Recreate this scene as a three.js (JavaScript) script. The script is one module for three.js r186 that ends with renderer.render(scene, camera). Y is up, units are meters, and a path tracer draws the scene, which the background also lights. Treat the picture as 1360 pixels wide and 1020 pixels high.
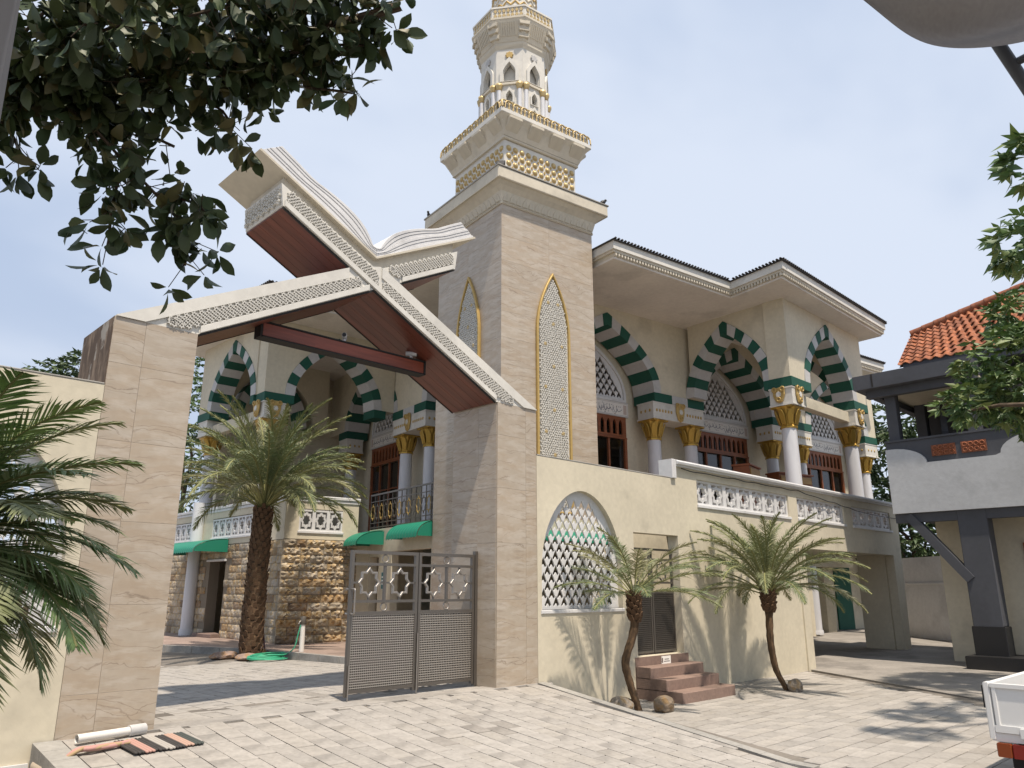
import * as THREE from 'three';
import { mergeGeometries } from 'three/addons/utils/BufferGeometryUtils.js';

// ---------------------------------------------------------------- camera, sky, sun, exposure
const scene = new THREE.Scene();
const PITCH = Math.atan(272 / 1010), YAW = 45.8 * Math.PI / 180;
const camera = new THREE.PerspectiveCamera(2 * Math.atan(510 / 1010) * 180 / Math.PI, 4 / 3, 0.05, 600);
camera.position.set(0, 1.75, 0);
camera.lookAt(Math.cos(YAW) * Math.cos(PITCH), 1.75 + Math.sin(PITCH), -Math.sin(YAW) * Math.cos(PITCH));
camera.updateMatrixWorld(true);
const renderer = new THREE.WebGLRenderer({ antialias: true });
renderer.setSize(1024, 768);
renderer.toneMapping = THREE.LinearToneMapping;
renderer.toneMappingExposure = 1.24;
renderer.shadowMap.enabled = true;

function rng(seed) { let a = seed >>> 0; return () => { a = (a + 0x6D2B79F5) >>> 0; let t = a; t = Math.imul(t ^ (t >>> 15), t | 1); t ^= t + Math.imul(t ^ (t >>> 7), t | 61); return ((t ^ (t >>> 14)) >>> 0) / 4294967296; }; }
// periodic value noise on an n x n lattice, u,v in 0..1
function vnoise(seed, n) {
  const r = rng(seed), g = new Float32Array(n * n); for (let i = 0; i < n * n; i++) g[i] = r();
  return (u, v) => {
    const x = (u - Math.floor(u)) * n, y = (v - Math.floor(v)) * n; let i = Math.floor(x), j = Math.floor(y); let fx = x - i, fy = y - j;
    fx = fx * fx * (3 - 2 * fx); fy = fy * fy * (3 - 2 * fy); i %= n; j %= n; const i1 = (i + 1) % n, j1 = (j + 1) % n;
    const a = g[j * n + i], b = g[j * n + i1], c = g[j1 * n + i], d = g[j1 * n + i1];
    return (a + (b - a) * fx) * (1 - fy) + (c + (d - c) * fx) * fy;
  };
}
function fbm(seed, n0, oct, gain = 0.5) {
  const ns = []; let n = n0; for (let o = 0; o < oct; o++) { ns.push(vnoise(seed + o * 17, n)); n *= 2; }
  return (u, v) => { let s = 0, a = 1, t = 0; for (const f of ns) { s += a * f(u, v); t += a; a *= gain; } return s / t; };
}
function mix(a, b, t) { return a + (b - a) * t; }
function smooth(a, b, x) { const t = Math.min(1, Math.max(0, (x - a) / (b - a))); return t * t * (3 - 2 * t); }

{ // thin bright cloud over pale blue, all round the same
  const w = 1024, h = 512, d = new Float32Array(w * h * 4);
  const f1 = fbm(11, 4, 7, 0.55), f2 = fbm(29, 6, 6, 0.55), f3 = fbm(41, 3, 4, 0.5);
  for (let j = 0; j < h; j++) for (let i = 0; i < w; i++) {
    const v = (j + 0.5) / h, el = (v - 0.5) * Math.PI, az = (i + 0.5) / w * Math.PI * 2, k = Math.max(0, Math.sin(el));
    // project on a cloud layer so that the streaks stretch towards the horizon
    const q = 0.16 / (k + 0.22), X = Math.cos(az) * Math.cos(el) * q + 0.5, Y = Math.sin(az) * Math.cos(el) * q + 0.5;
    const wx = 0.10 * (f3(X, Y) - 0.5), wy = 0.16 * (f3(Y + 0.3, X) - 0.5);
    const c = 0.5 * f1(X + wx, Y * 1.6 + wy) + 0.32 * f2(X * 1.3 + wy, Y * 2.2) + 0.18 * f3(X * 0.8, Y * 0.8);
    const cl = 0.15 + 0.85 * smooth(0.385, 0.60, c), hz = Math.pow(1 - k, 5);
    const blue = [mix(0.35, 0.54, hz), mix(0.44, 0.61, hz), mix(0.61, 0.71, hz)], cloud = [0.605, 0.665, 0.775];
    const o = (j * w + i) * 4;
    for (let m = 0; m < 3; m++) d[o + m] = el < -0.02 ? [0.30, 0.28, 0.26][m] : mix(blue[m], cloud[m], cl * 0.9);
    d[o + 3] = 1;
  }
  const t = new THREE.DataTexture(d, w, h, THREE.RGBAFormat, THREE.FloatType);
  t.mapping = THREE.EquirectangularReflectionMapping; t.magFilter = THREE.LinearFilter; t.minFilter = THREE.LinearFilter; t.wrapS = THREE.RepeatWrapping; t.needsUpdate = true;
  scene.background = t; scene.environment = t;
}
const SUN = new THREE.Vector3(-0.12, 0.92, 0.37).normalize();
const sun = new THREE.DirectionalLight(0xfff1df, 4.6);
sun.position.copy(SUN).multiplyScalar(60).add(new THREE.Vector3(12, 0, -12)); sun.target.position.set(12, 0, -12);
sun.castShadow = true; sun.shadow.radius = 2.2; sun.shadow.mapSize.set(4096, 4096);
Object.assign(sun.shadow.camera, { left: -35, right: 35, top: 35, bottom: -35, near: 1, far: 140 });
scene.add(sun, sun.target);

// ---------------------------------------------------------------- helpers
const R = rng(7);
const rr = (a, b) => a + (b - a) * R();
const taken = new Map();
function numbered(n) { const c = taken.get(n) || 0; taken.set(n, c + 1); return c ? n + '_' + String(c).padStart(3, '0') : n; }
function sh(o) { o.castShadow = true; o.receiveShadow = true; return o; }
function mesh(name, geo, mat, parent) { const m = sh(new THREE.Mesh(Array.isArray(geo) ? mg(geo) : geo, mat)); m.name = name; if (parent) parent.add(m); return m; }
function tag(o, label, category, group) { o.userData.label = label; o.userData.category = category; if (group) o.userData.group = group; return o; }
function thing(name, label, category, pos = [0, 0, 0], rotY = 0, group) {
  const g = new THREE.Group(); g.name = numbered(name); g.position.set(...pos); g.rotation.y = rotY; scene.add(g); return tag(g, label, category, group);
}
function solo(name, geo, mat, label, category, group) { const m = mesh(numbered(name), geo, mat, scene); return tag(m, label, category, group); }
function struct(name, geo, mat) { const m = mesh(numbered(name), geo, mat, scene); m.userData.kind = 'structure'; m.userData.label = name.replace(/_/g, ' '); return m; }
function sg(name) { const g = new THREE.Group(); g.name = numbered(name); scene.add(g); g.userData.kind = 'structure'; return g; }
function part(name, parent) { const g = new THREE.Group(); g.name = name; parent.add(g); return g; }
function ni(g) { return g.index ? g.toNonIndexed() : g; }
function mg(list) {
  return mergeGeometries(list.map(g => { g = ni(g); const o = new THREE.BufferGeometry(); o.setAttribute('position', g.attributes.position); if (!g.attributes.normal) g.computeVertexNormals(); o.setAttribute('normal', g.attributes.normal); o.setAttribute('uv', g.attributes.uv || new THREE.BufferAttribute(new Float32Array(g.attributes.position.count * 2), 2)); return o; }));
}
// uv in metres from the dominant axis of each face
function muv(g, ou = 0, ov = 0) {
  g = ni(g); const p = g.attributes.position, n = p.count, uv = new Float32Array(n * 2);
  const a = new THREE.Vector3(), b = new THREE.Vector3(), c = new THREE.Vector3(), e = new THREE.Vector3();
  for (let i = 0; i < n; i += 3) {
    a.fromBufferAttribute(p, i); b.fromBufferAttribute(p, i + 1); c.fromBufferAttribute(p, i + 2);
    e.copy(c).sub(b).cross(b.clone().sub(a).negate()); const ax = Math.abs(e.x), ay = Math.abs(e.y), az = Math.abs(e.z);
    [a, b, c].forEach((q, k) => { let s, t; if (ay >= ax && ay >= az) { s = q.x; t = q.z; } else if (ax >= az) { s = q.z; t = q.y; } else { s = q.x; t = q.y; } uv[(i + k) * 2] = s + ou; uv[(i + k) * 2 + 1] = t + ov; });
  }
  g.setAttribute('uv', new THREE.BufferAttribute(uv, 2)); return g;
}
function bx(x0, x1, y0, y1, z0, z1) { return muv(new THREE.BoxGeometry(Math.abs(x1 - x0), Math.abs(y1 - y0), Math.abs(z1 - z0)).translate((x0 + x1) / 2, (y0 + y1) / 2, (z0 + z1) / 2)); }
// box with chamfered edges
function cbx(x0, x1, y0, y1, z0, z1, c = 0.01) {
  const w = Math.abs(x1 - x0), h = Math.abs(y1 - y0), d = Math.abs(z1 - z0); c = Math.min(c, w / 3, h / 3, d / 3);
  const s = rect(-w / 2 + c, w / 2 - c, -h / 2 + c, h / 2 - c);
  const g = new THREE.ExtrudeGeometry(s, { depth: d - 2 * c, bevelEnabled: true, bevelThickness: c, bevelSize: c, bevelSegments: 1, curveSegments: 1 });
  return muv(g.translate((x0 + x1) / 2, (y0 + y1) / 2, Math.min(z0, z1) + c));
}
function rect(x0, x1, y0, y1) { const s = new THREE.Shape(); s.moveTo(x0, y0); s.lineTo(x1, y0); s.lineTo(x1, y1); s.lineTo(x0, y1); s.closePath(); return s; }
function poly(pts, C = THREE.Shape) { const s = new C(); pts.forEach((p, i) => i ? s.lineTo(p[0], p[1]) : s.moveTo(p[0], p[1])); s.closePath(); return s; }
function ext(shape, z0, z1, bev = 0) {  // extrude a shape in xy from z0 to z1
  const d = Math.abs(z1 - z0); const g = new THREE.ExtrudeGeometry(shape, bev ? { depth: d - 2 * bev, bevelEnabled: true, bevelThickness: bev, bevelSize: bev, bevelOffset: -bev, bevelSegments: 1, curveSegments: 8 } : { depth: d, bevelEnabled: false, curveSegments: 8 });
  return muv(g.translate(0, 0, Math.min(z0, z1) + (bev || 0)));
}
// prism over plan polygon [[x,z]...], y0..y1
function prism(pts, y0, y1) { const s = poly(pts.map(p => [p[0], -p[1]])); const g = new THREE.ExtrudeGeometry(s, { depth: y1 - y0, bevelEnabled: false }); g.rotateX(-Math.PI / 2); g.translate(0, y0, 0); return muv(g); }
function cyl(r0, r1, y0, y1, seg = 20, x = 0, z = 0) { return new THREE.CylinderGeometry(r1, r0, y1 - y0, seg).translate(x, (y0 + y1) / 2, z); }
function lathe(pts, seg = 24) { return new THREE.LatheGeometry(pts.map(p => new THREE.Vector2(p[0], p[1])), seg); }
function bar(a, b, t, t2 = t) { // square bar from a to b
  const A = new THREE.Vector3(...a), B = new THREE.Vector3(...b), L = A.distanceTo(B); const g = new THREE.BoxGeometry(t, t2, L);
  const m = new THREE.Matrix4().lookAt(A, B, Math.abs(B.y - A.y) / L > 0.99 ? new THREE.Vector3(1, 0, 0) : new THREE.Vector3(0, 1, 0)); g.applyMatrix4(m); return g.translate((A.x + B.x) / 2, (A.y + B.y) / 2, (A.z + B.z) / 2);
}
function tube(pts, r, seg = 8, n = 0, closed = false) { const c = new THREE.CatmullRomCurve3(pts.map(p => new THREE.Vector3(...p)), closed); return new THREE.TubeGeometry(c, n || pts.length * 5, r, seg, closed); }
function quadSheet(a, b, c, d, nu = 1, nv = 1) { // bilinear sheet a-b-c-d
  const pos = [], uv = [], idx = []; const V = p => new THREE.Vector3(...p), A = V(a), B = V(b), Cc = V(c), D = V(d);
  const L = A.distanceTo(B), H = A.distanceTo(D);
  for (let j = 0; j <= nv; j++) for (let i = 0; i <= nu; i++) { const s = i / nu, t = j / nv; const p = A.clone().lerp(B, s).lerp(D.clone().lerp(Cc, s), t); pos.push(p.x, p.y, p.z); uv.push(s * L, t * H); }
  for (let j = 0; j < nv; j++) for (let i = 0; i < nu; i++) { const q = j * (nu + 1) + i; idx.push(q, q + 1, q + nu + 2, q, q + nu + 2, q + nu + 1); }
  const g = new THREE.BufferGeometry(); g.setAttribute('position', new THREE.Float32BufferAttribute(pos, 3)); g.setAttribute('uv', new THREE.Float32BufferAttribute(uv, 2)); g.setIndex(idx); g.computeVertexNormals(); return g;
}
function star8(r, cx = 0, cy = 0, k = 0.765, rot = 0) { const p = []; for (let i = 0; i < 16; i++) { const a = rot + i * Math.PI / 8, q = i % 2 ? r * k : r; p.push([cx + q * Math.cos(a), cy + q * Math.sin(a)]); } return p; }

// ---------------------------------------------------------------- textures and materials
function dtex(n, fn, rep = 1, srgb = true) {
  const d = new Uint8Array(n * n * 4);
  for (let j = 0; j < n; j++) for (let i = 0; i < n; i++) { const c = fn(i / n, j / n), o = (j * n + i) * 4; const v = Array.isArray(c) ? c : [c, c, c]; for (let q = 0; q < 3; q++) d[o + q] = Math.max(0, Math.min(255, Math.round(v[q] * 255))); d[o + 3] = 255; }
  const t = new THREE.DataTexture(d, n, n, THREE.RGBAFormat); t.wrapS = t.wrapT = THREE.RepeatWrapping; t.magFilter = THREE.LinearFilter; t.minFilter = THREE.LinearMipmapLinearFilter; t.generateMipmaps = true;
  if (srgb) t.colorSpace = THREE.SRGBColorSpace; t.repeat.set(rep, rep); t.needsUpdate = true; return t;
}
function mat(c, o = {}) { const col = new THREE.Color(); if (Array.isArray(c)) col.setRGB(...c); else col.set(c); return new THREE.MeshStandardMaterial(Object.assign({ color: col, roughness: 0.85 }, o)); }

const tPlaster = (() => { const a = fbm(101, 4, 6), b = fbm(131, 64, 3), s = fbm(151, 6, 4); return dtex(512, (u, v) => 0.90 + 0.12 * (a(u, v) - 0.5) + 0.06 * (b(u, v) - 0.5) - 0.06 * smooth(0.58, 0.75, s(u * 1, v)), 1 / 4); })();
const bPlaster = (() => { const a = fbm(201, 16, 5, 0.6); return dtex(512, (u, v) => a(u, v), 1 / 1.2, false); })();
const tMarble = (() => {
  const w1 = fbm(301, 3, 5), w2 = fbm(331, 5, 5), st = fbm(351, 2, 7, 0.62), fine = fbm(371, 48, 3), pt = fbm(391, 3, 4);
  const base = [0.722, 0.672, 0.605], dark = [0.52, 0.462, 0.40], warm = [0.70, 0.628, 0.54], pale = [0.79, 0.755, 0.705];
  return dtex(1024, (u, v) => {
    const wu = w1(u, v) - 0.5, wv = w2(u, v) - 0.5;
    const s1 = st(u * 1 + 0.05 * wv, v * 5 + 0.5 * wu), s2 = st(u * 2 + 0.37, v * 9 + 0.5 * wv + 0.2), s3 = st(u * 2 + 0.71, v * 26 + 0.9 * wu);
    let c = base.map((x, q) => mix(x, warm[q], smooth(0.42, 0.66, s1) * 0.6));
    c = c.map((x, q) => mix(x, pale[q], smooth(0.56, 0.36, s2) * 0.6));
    c = c.map((x, q) => mix(x, dark[q], smooth(0.56, 0.72, s3) * 0.38));
    for (let n = 0; n < 3; n++) { const ph = v * [5, 9, 13][n] + [0.9, 1.4, 1.8][n] * (n % 2 ? wv : wu) + 0.35 * (s2 - 0.5) + 0.4 * u * 0; const vein = Math.abs((ph % 1 + 1) % 1 - 0.5), vm = smooth([0.020, 0.022, 0.028][n], 0.0, vein) * smooth(0.47, 0.60, pt(u * 2 + 0.31 * n, v * (2 + n) + 0.17 * n)); c = c.map((x, q) => mix(x, dark[q], vm * 0.6)); }
    return c.map(x => x + 0.035 * (fine(u, v) - 0.5));
  }, 1 / 2.4);
})();
const tConc = (() => { const a = fbm(401, 5, 6, 0.6), b = fbm(431, 90, 2), s = fbm(451, 3, 5); return dtex(512, (u, v) => { const k = 0.86 + 0.22 * (a(u, v) - 0.5) + 0.10 * (b(u, v) - 0.5) - 0.12 * smooth(0.55, 0.72, s(u, v)); return [k, k * 0.985, k * 0.965]; }, 1 / 3); })();
const bConc = (() => { const a = fbm(461, 60, 3, 0.7); return dtex(256, (u, v) => a(u, v), 1 / 0.6, false); })();
const tWood = (() => { const a = fbm(501, 2, 5), f = fbm(521, 8, 5, 0.6); return dtex(512, (u, v) => { const k = 0.80 + 0.25 * (a(u * 1, v * 6) - 0.5) + 0.22 * (f(u * 0.5, v * 12) - 0.5); return [k, k * 0.97, k * 0.95]; }, 1 / 1.6); })();
const tStone = (() => { const a = fbm(601, 4, 6, 0.6), b = fbm(621, 10, 4); return dtex(512, (u, v) => { const k = 0.82 + 0.45 * (a(u, v) - 0.5), w = smooth(0.5, 0.75, b(u, v)) * 0.22; return [k, k * (0.98 - w * 0.35), k * (0.95 - w)]; }, 1 / 0.9); })();
const bStone = (() => { const a = fbm(641, 10, 5, 0.6); return dtex(512, (u, v) => a(u, v), 1 / 0.9, false); })();
const tBark = (() => { const a = fbm(701, 6, 5, 0.6); return dtex(256, (u, v) => { const k = 0.7 + 0.7 * (a(u * 2, v) - 0.5); return [k, k * 0.93, k * 0.85]; }, 1 / 0.5); })();
const tFabric = (() => { const a = fbm(721, 3, 5), b = fbm(741, 100, 2); return dtex(256, (u, v) => 0.88 + 0.08 * (a(u, v) - 0.5) + 0.06 * (b(u, v) - 0.5), 1 / 1); })();
const tWeather = (() => { const a = fbm(761, 3, 6, 0.6), b = fbm(781, 8, 5); return dtex(512, (u, v) => { const d = smooth(0.40, 0.62, a(u * 3, v)), p = smooth(0.56, 0.66, b(u, v)); const c = [mix(0.60, 0.36, d), mix(0.52, 0.29, d), mix(0.44, 0.23, d)]; return c.map((x, q) => mix(x, [0.72, 0.70, 0.66][q], p * 0.8)); }, 1 / 1.7); })();

const M = {
  cream: mat([0.74, 0.675, 0.525], { map: tPlaster, bumpMap: bPlaster, bumpScale: 0.0015, roughness: 0.9 }),
  soffit: mat([0.84, 0.79, 0.72], { map: tPlaster, roughness: 0.92 }),
  white: mat([0.80, 0.80, 0.80], { map: tPlaster, roughness: 0.7 }),
  column: mat([0.76, 0.77, 0.80], { map: tPlaster, roughness: 0.45 }),
  grc: mat([0.72, 0.66, 0.54], { map: tPlaster, roughness: 0.85 }),
  grcWhite: mat([0.78, 0.76, 0.70], { map: tPlaster, roughness: 0.8 }),
  green: mat([0.010, 0.100, 0.066], { map: tPlaster, roughness: 0.75 }),
  stripe: mat([0.62, 0.615, 0.605], { map: tPlaster, roughness: 0.85 }),
  gold: mat([0.62, 0.40, 0.085], { metalness: 0.6, roughness: 0.42, map: tPlaster }),
  goldPale: mat([0.66, 0.50, 0.24], { metalness: 0.35, roughness: 0.45, map: tPlaster }),
  goldPaint: mat([0.62, 0.43, 0.15], { metalness: 0.3, roughness: 0.5, map: tPlaster }),
  marble: mat([0.80, 0.80, 0.80], { map: tMarble, roughness: 0.42 }), marblePale: mat([1, 1, 1], { map: tMarble, roughness: 0.5 }), marbles: [[0.84, 0.845, 0.85], [0.81, 0.81, 0.81], [0.865, 0.865, 0.865]].map(c => mat(c, { map: tMarble, roughness: 0.42 })),
  weather: mat([0.85, 0.85, 0.85], { map: tWeather, roughness: 0.9 }),
  grout: mat([0.40, 0.36, 0.315], { roughness: 0.95 }),
  wood: mat([0.20, 0.062, 0.040], { map: tWood, roughness: 0.38 }),
  woodBar: mat([0.30, 0.080, 0.045], { map: tWood, roughness: 0.45 }),
  teak: mat([0.33, 0.115, 0.045], { map: tWood, roughness: 0.5 }),
  brass: mat([0.52, 0.34, 0.10], { map: tWood, roughness: 0.5 }),
  glass: new THREE.MeshPhysicalMaterial({ color: new THREE.Color().setRGB(0.55, 0.57, 0.60), roughness: 0.04, transmission: 1, thickness: 0 }),
  dark: mat([0.02, 0.018, 0.017], { roughness: 0.8 }),
  black: mat([0.012, 0.012, 0.013], { roughness: 0.5 }),
  steel: mat([0.36, 0.335, 0.305], { metalness: 0.8, roughness: 0.42 }),
  darkSteel: mat([0.17, 0.155, 0.138], { metalness: 0.7, roughness: 0.4 }),
  sheet: mat([0.20, 0.185, 0.165], { metalness: 0.3, roughness: 0.6, map: tConc }),
  wire: mat([0.40, 0.37, 0.33], { metalness: 0.5, roughness: 0.5 }),
  paver: [0, 1, 2, 3, 4, 5].map(i => mat([[0.455, 0.442, 0.422], [0.47, 0.456, 0.435], [0.437, 0.425, 0.407], [0.462, 0.446, 0.42], [0.485, 0.472, 0.452], [0.37, 0.355, 0.335]][i], { map: tConc, bumpMap: bConc, bumpScale: 0.002, roughness: 0.95 })),
  joint: mat([0.25, 0.232, 0.21], { map: tConc, roughness: 1 }),
  conc: mat([0.38, 0.365, 0.345], { map: tConc, bumpMap: bConc, bumpScale: 0.002, roughness: 0.95 }),
  kerb: mat([0.42, 0.42, 0.405], { map: tConc, bumpMap: bConc, bumpScale: 0.002, roughness: 0.95 }),
  soil: mat([0.20, 0.17, 0.13], { map: tConc, roughness: 1 }),
  step: mat([0.33, 0.235, 0.20], { map: tConc, roughness: 0.8 }),
  terrace: mat([0.46, 0.36, 0.32], { map: tConc, roughness: 0.55 }),
  awning: mat([0.014, 0.19, 0.12], { roughness: 0.42 }),
  greyPaint: mat([0.085, 0.09, 0.105], { map: tPlaster, roughness: 0.7 }),
  houseWhite: mat([0.62, 0.64, 0.66], { map: tPlaster, bumpMap: bPlaster, bumpScale: 0.002, roughness: 0.9 }),
  roofTile: [0, 1, 2].map(i => mat([[0.43, 0.160, 0.085], [0.48, 0.19, 0.105], [0.37, 0.14, 0.08]][i], { map: tStone, roughness: 0.85 })),
  darkTile: mat([0.07, 0.066, 0.066], { map: tConc, roughness: 0.8 }),
  truckWhite: mat([0.72, 0.72, 0.70], { roughness: 0.4 }),
  rubber: mat([0.02, 0.02, 0.021], { roughness: 0.9 }),
  lampRed: mat([0.20, 0.015, 0.01], { roughness: 0.25 }), lampAmber: mat([0.22, 0.045, 0.01], { roughness: 0.25 }), lampClear: mat([0.6, 0.55, 0.52], { roughness: 0.2 }),
  bark: mat([0.20, 0.145, 0.095], { map: tBark, roughness: 1 }), barkGrey: mat([0.20, 0.17, 0.14], { map: tBark, roughness: 1 }),
  boot: mat([0.21, 0.140, 0.090], { map: tBark, roughness: 1 }),
  fabric: mat([0.46, 0.45, 0.455], { map: tFabric, roughness: 0.95, side: THREE.DoubleSide }),
  hose: mat([0.05, 0.38, 0.22], { roughness: 0.5 }), pvc: mat([0.68, 0.66, 0.62], { roughness: 0.5 }),
  rock: mat([0.33, 0.30, 0.27], { map: tStone, bumpMap: bStone, bumpScale: 0.02, roughness: 1 }),
};
function leafMat(c, tr = 0.25) { return new THREE.MeshPhysicalMaterial({ color: new THREE.Color().setRGB(...c), roughness: 0.55, side: THREE.DoubleSide, transmission: tr, thickness: 0 }); }

// mosque frame: a along its street front, b into the site
const T0 = [10.65, -11.3], TH = 8.2 * Math.PI / 180, MROT = -TH;
const W2 = (a, b) => [T0[0] + a * Math.cos(TH) + b * Math.sin(TH), T0[1] + a * Math.sin(TH) - b * Math.cos(TH)];
const ZF = -8.22;
// ---------------------------------------------------------------- ground and paving
struct('ground', quadSheet([-200, -0.06, 200], [200, -0.06, 200], [200, -0.06, -200], [-200, -0.06, -200], 1, 1), M.conc);
const paverGeo = (w, l) => [0, 1, 2, 3].map(k => muv(cbx(-w / 2, w / 2, -0.05, 0, -l / 2, l / 2, 0.006), k * 0.77, k * 1.31));
const PG = paverGeo(0.205, 0.298), PGx = paverGeo(0.205, 0.372).map((g, k) => muv(g.rotateY(Math.PI / 2), k * 0.63, k * 0.41));
// lay a running bond over [u0,u1] x [v0,v1] (v along the bricks); keep(u,v) chooses, near(u,v) gives a sorting distance
function lay(parent, u0, u1, v0, v1, along, keep, near, most, seed, flip) {
  const r = rng(seed), list = [], pl = along === 'z' ? 0.306 : 0.380; let row = 0;
  for (let u = u0; u < u1; u += 0.2125, row++) for (let v = v0 - pl * ((row % 2 ? 0.5 : 0) + 0.22 * r()); v < v1; v += pl) {
    const cu = u + 0.106, cv = v + pl / 2; if (!keep(cu, cv)) continue; list.push([cu, cv, near(cu, cv), r() < 0.035 ? 5 : Math.floor(r() * 5), Math.floor(r() * 4), (r() - 0.5) * 0.012, (r() - 0.5) * 0.009, (r() - 0.5) * 0.035, r()]);
  }
  list.sort((a, b) => a[2] - b[2]);
  const rest = [[], [], [], [], [], []];
  list.forEach((p, i) => {
    const x = along === 'z' ? p[0] : p[1], z = along === 'z' ? p[1] : p[0], g = (along === 'z' ? PG : PGx)[p[4]];
    if (i < most) { const m = mesh('paver', g, M.paver[p[3]], parent); m.position.set(x, p[6] * 0.6, z); m.rotation.set(p[5], p[7] * 0.5, p[6]); }
    else { const q = g.clone(); q.rotateX(p[5]); q.rotateZ(p[6]); q.translate(x, p[6] * 0.6, z); rest[p[3]].push(q); }
  });
  rest.forEach((l, k) => { if (l.length) { const m = mesh('paver_field', l, M.paver[k], parent); m.userData.kind = 'stuff'; } });
}
// street in front of the wall
const street = sg('street_paving');
mesh('paving_bed', bx(-14, 30, -0.04, -0.014, -8.3, 12), M.joint, street);
{
  const edge = z => 8.62 + (z + 8.22) * (8.05 - 8.62) / 4.02;
  lay(street, -8.4, -1.6, 4.2, 16.9, 'x', (z, x) => x > edge(Math.max(-8.3, z)) + 0.28 && z < -1.4 && (z < -4.3 || x > 4) && !(x > 10.7 && x < 12.6 && z < -7.7) && (x < 17.2 + (z + 8.15) * -0.71 - 0.2) && z < 0.5 - 0.2 * x && z > -8.3, (z, x) => Math.hypot(x, z), 300, 5);
}
// concrete ramp to the carport
struct('carport_ramp', mg([muv(quadSheet([14.3, 0.006, -3.4], [31, 0.16, 0.5], [31, 0.30, -8.4], [17.3, 0.03, -8.4], 12, 8)), muv(quadSheet([17.3, 0.03, -8.4], [31, 0.30, -8.4], [31, 0.33, -22], [17.3, 0.33, -22], 8, 8)), muv(quadSheet([14.3, -0.06, -3.4], [14.3, 0.006, -3.4], [17.3, 0.03, -8.4], [17.3, -0.06, -8.4]))]), M.conc);
// gate apron: a ramp from the street up to the gate
const apron = sg('gate_apron');
const AS = Math.atan(0.42 / 4.02);
mesh('apron_slab', (() => { const s = poly([[-4.2, -0.10], [-4.2, -0.016], [-8.22, 0.404], [-9.3, 0.404], [-9.3, -0.1]]); const g = new THREE.ExtrudeGeometry(s, { depth: 6.25, bevelEnabled: false }); g.rotateY(-Math.PI / 2); g.scale(1, 1, 1); return muv(g.translate(0, 0, 0).applyMatrix4(new THREE.Matrix4().makeTranslation(8.5, 0, 0))); })(), M.joint, apron);
{
  const g = part('apron_slope', apron); g.position.set(0, 0, -4.2); g.rotation.x = AS;
  lay(g, 2.3, 8.45, -4.05, 0.1, 'z', (x, z) => x < 8.50 + (z + 4.04) * -0.1 - 0.02 && x > 2.3 && z > -4.0 && z < 0.1, (x, z) => Math.hypot(x, z - 4.2), 300, 9);
}
mesh('threshold', cbx(2.26, 8.50, 0.36, 0.424, -8.50, -8.20, 0.004), M.paver[1], apron);
{ // concrete strip along the right edge of the apron, and the left kerb
  const mk = (x0, x1, w, z0 = -8.2, z1 = -3.9, lift = 0.012) => { const n = 14, l = []; for (let i = 0; i < n; i++) { const t0 = i / n, t1 = (i + 0.985) / n; const P = (t, o, y) => { const z = mix(z0, z1, t), h = Math.max(0, -(z + 4.2) / 4.02 * 0.42); return [mix(x0, x1, t) + o, y === null ? -0.05 : h + lift, z]; };
      const a = P(t0, 0), b = P(t0, w), c = P(t1, w), d = P(t1, 0); const q = p => [p[0], -0.055, p[2]];
      l.push(quadSheet(d, c, b, a), quadSheet(b, c, q(c), q(b)), quadSheet(d, a, q(a), q(d)), quadSheet(c, d, q(d), q(c))); } return l.map(x => muv(x)); };
  mesh('edge_strip', mk(8.50, 8.02, 0.15), M.kerb, apron);
  mesh('edge_strip', mk(2.06, 2.06, 0.22, -8.2, -4.0, 0.014), M.kerb, apron);
}
struct('verge', bx(-16, 2.05, -0.05, 0.12, -8.3, -5.2), M.conc);
// courtyard
const court = sg('courtyard_paving');
mesh('paving_bed', mg([muv(quadSheet([-8, 0.398, -9.2], [13.5, 0.398, -9.2], [13.5, 0.318, -15.2], [-8, 0.318, -15.2])), muv(quadSheet([-8, 0.318, -15.2], [13.5, 0.318, -15.2], [13.5, 0.318, -34], [-8, 0.318, -34])), bx(-8, 13.5, -0.05, 0.30, -34, -9.2)]), M.joint, court);
{
  const g = part('courtyard_slope', court); g.position.set(0, 0.416, -8.25); g.rotation.x = -Math.atan(0.08 / 6);
  lay(g, 3.0, 8.7, -9.6, -0.0, 'z', (x, z) => x > 3.0 && z < 0 && x < 8.9, (x, z) => Math.hypot(x, z - 8.2), 0, 13);
}
// raised terrace in front of the stone storey, with a kerb
const terr = sg('terrace');
const K = [[8.7, -12.2], [8.52, -13.6], [8.42, -15.0], [8.28, -16.3], [7.9, -17.6], [7.3, -19.2], [6.4, -24], [6.0, -30]];
mesh('terrace_floor', prism([[13.4, -12.2], ...K.map(p => [p[0] + 0.12, p[1]]), [13.4, -30]], 0.2, 0.462), M.terrace, terr);
for (let i = 0; i < 7; i++) { const a = K[i], b = K[i + 1], n = Math.round(Math.hypot(b[0] - a[0], b[1] - a[1]) / 0.9); for (let k = 0; k < n; k++) { const p = t => [mix(a[0], b[0], t), mix(a[1], b[1], t)], A = p(k / n), B = p((k + 0.97) / n); mesh('kerb_stone', prism([[A[0], A[1]], [A[0] + 0.115, A[1]], [B[0] + 0.115, B[1]], [B[0], B[1]]], 0.18, 0.47), M.kerb, terr); } }
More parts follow.
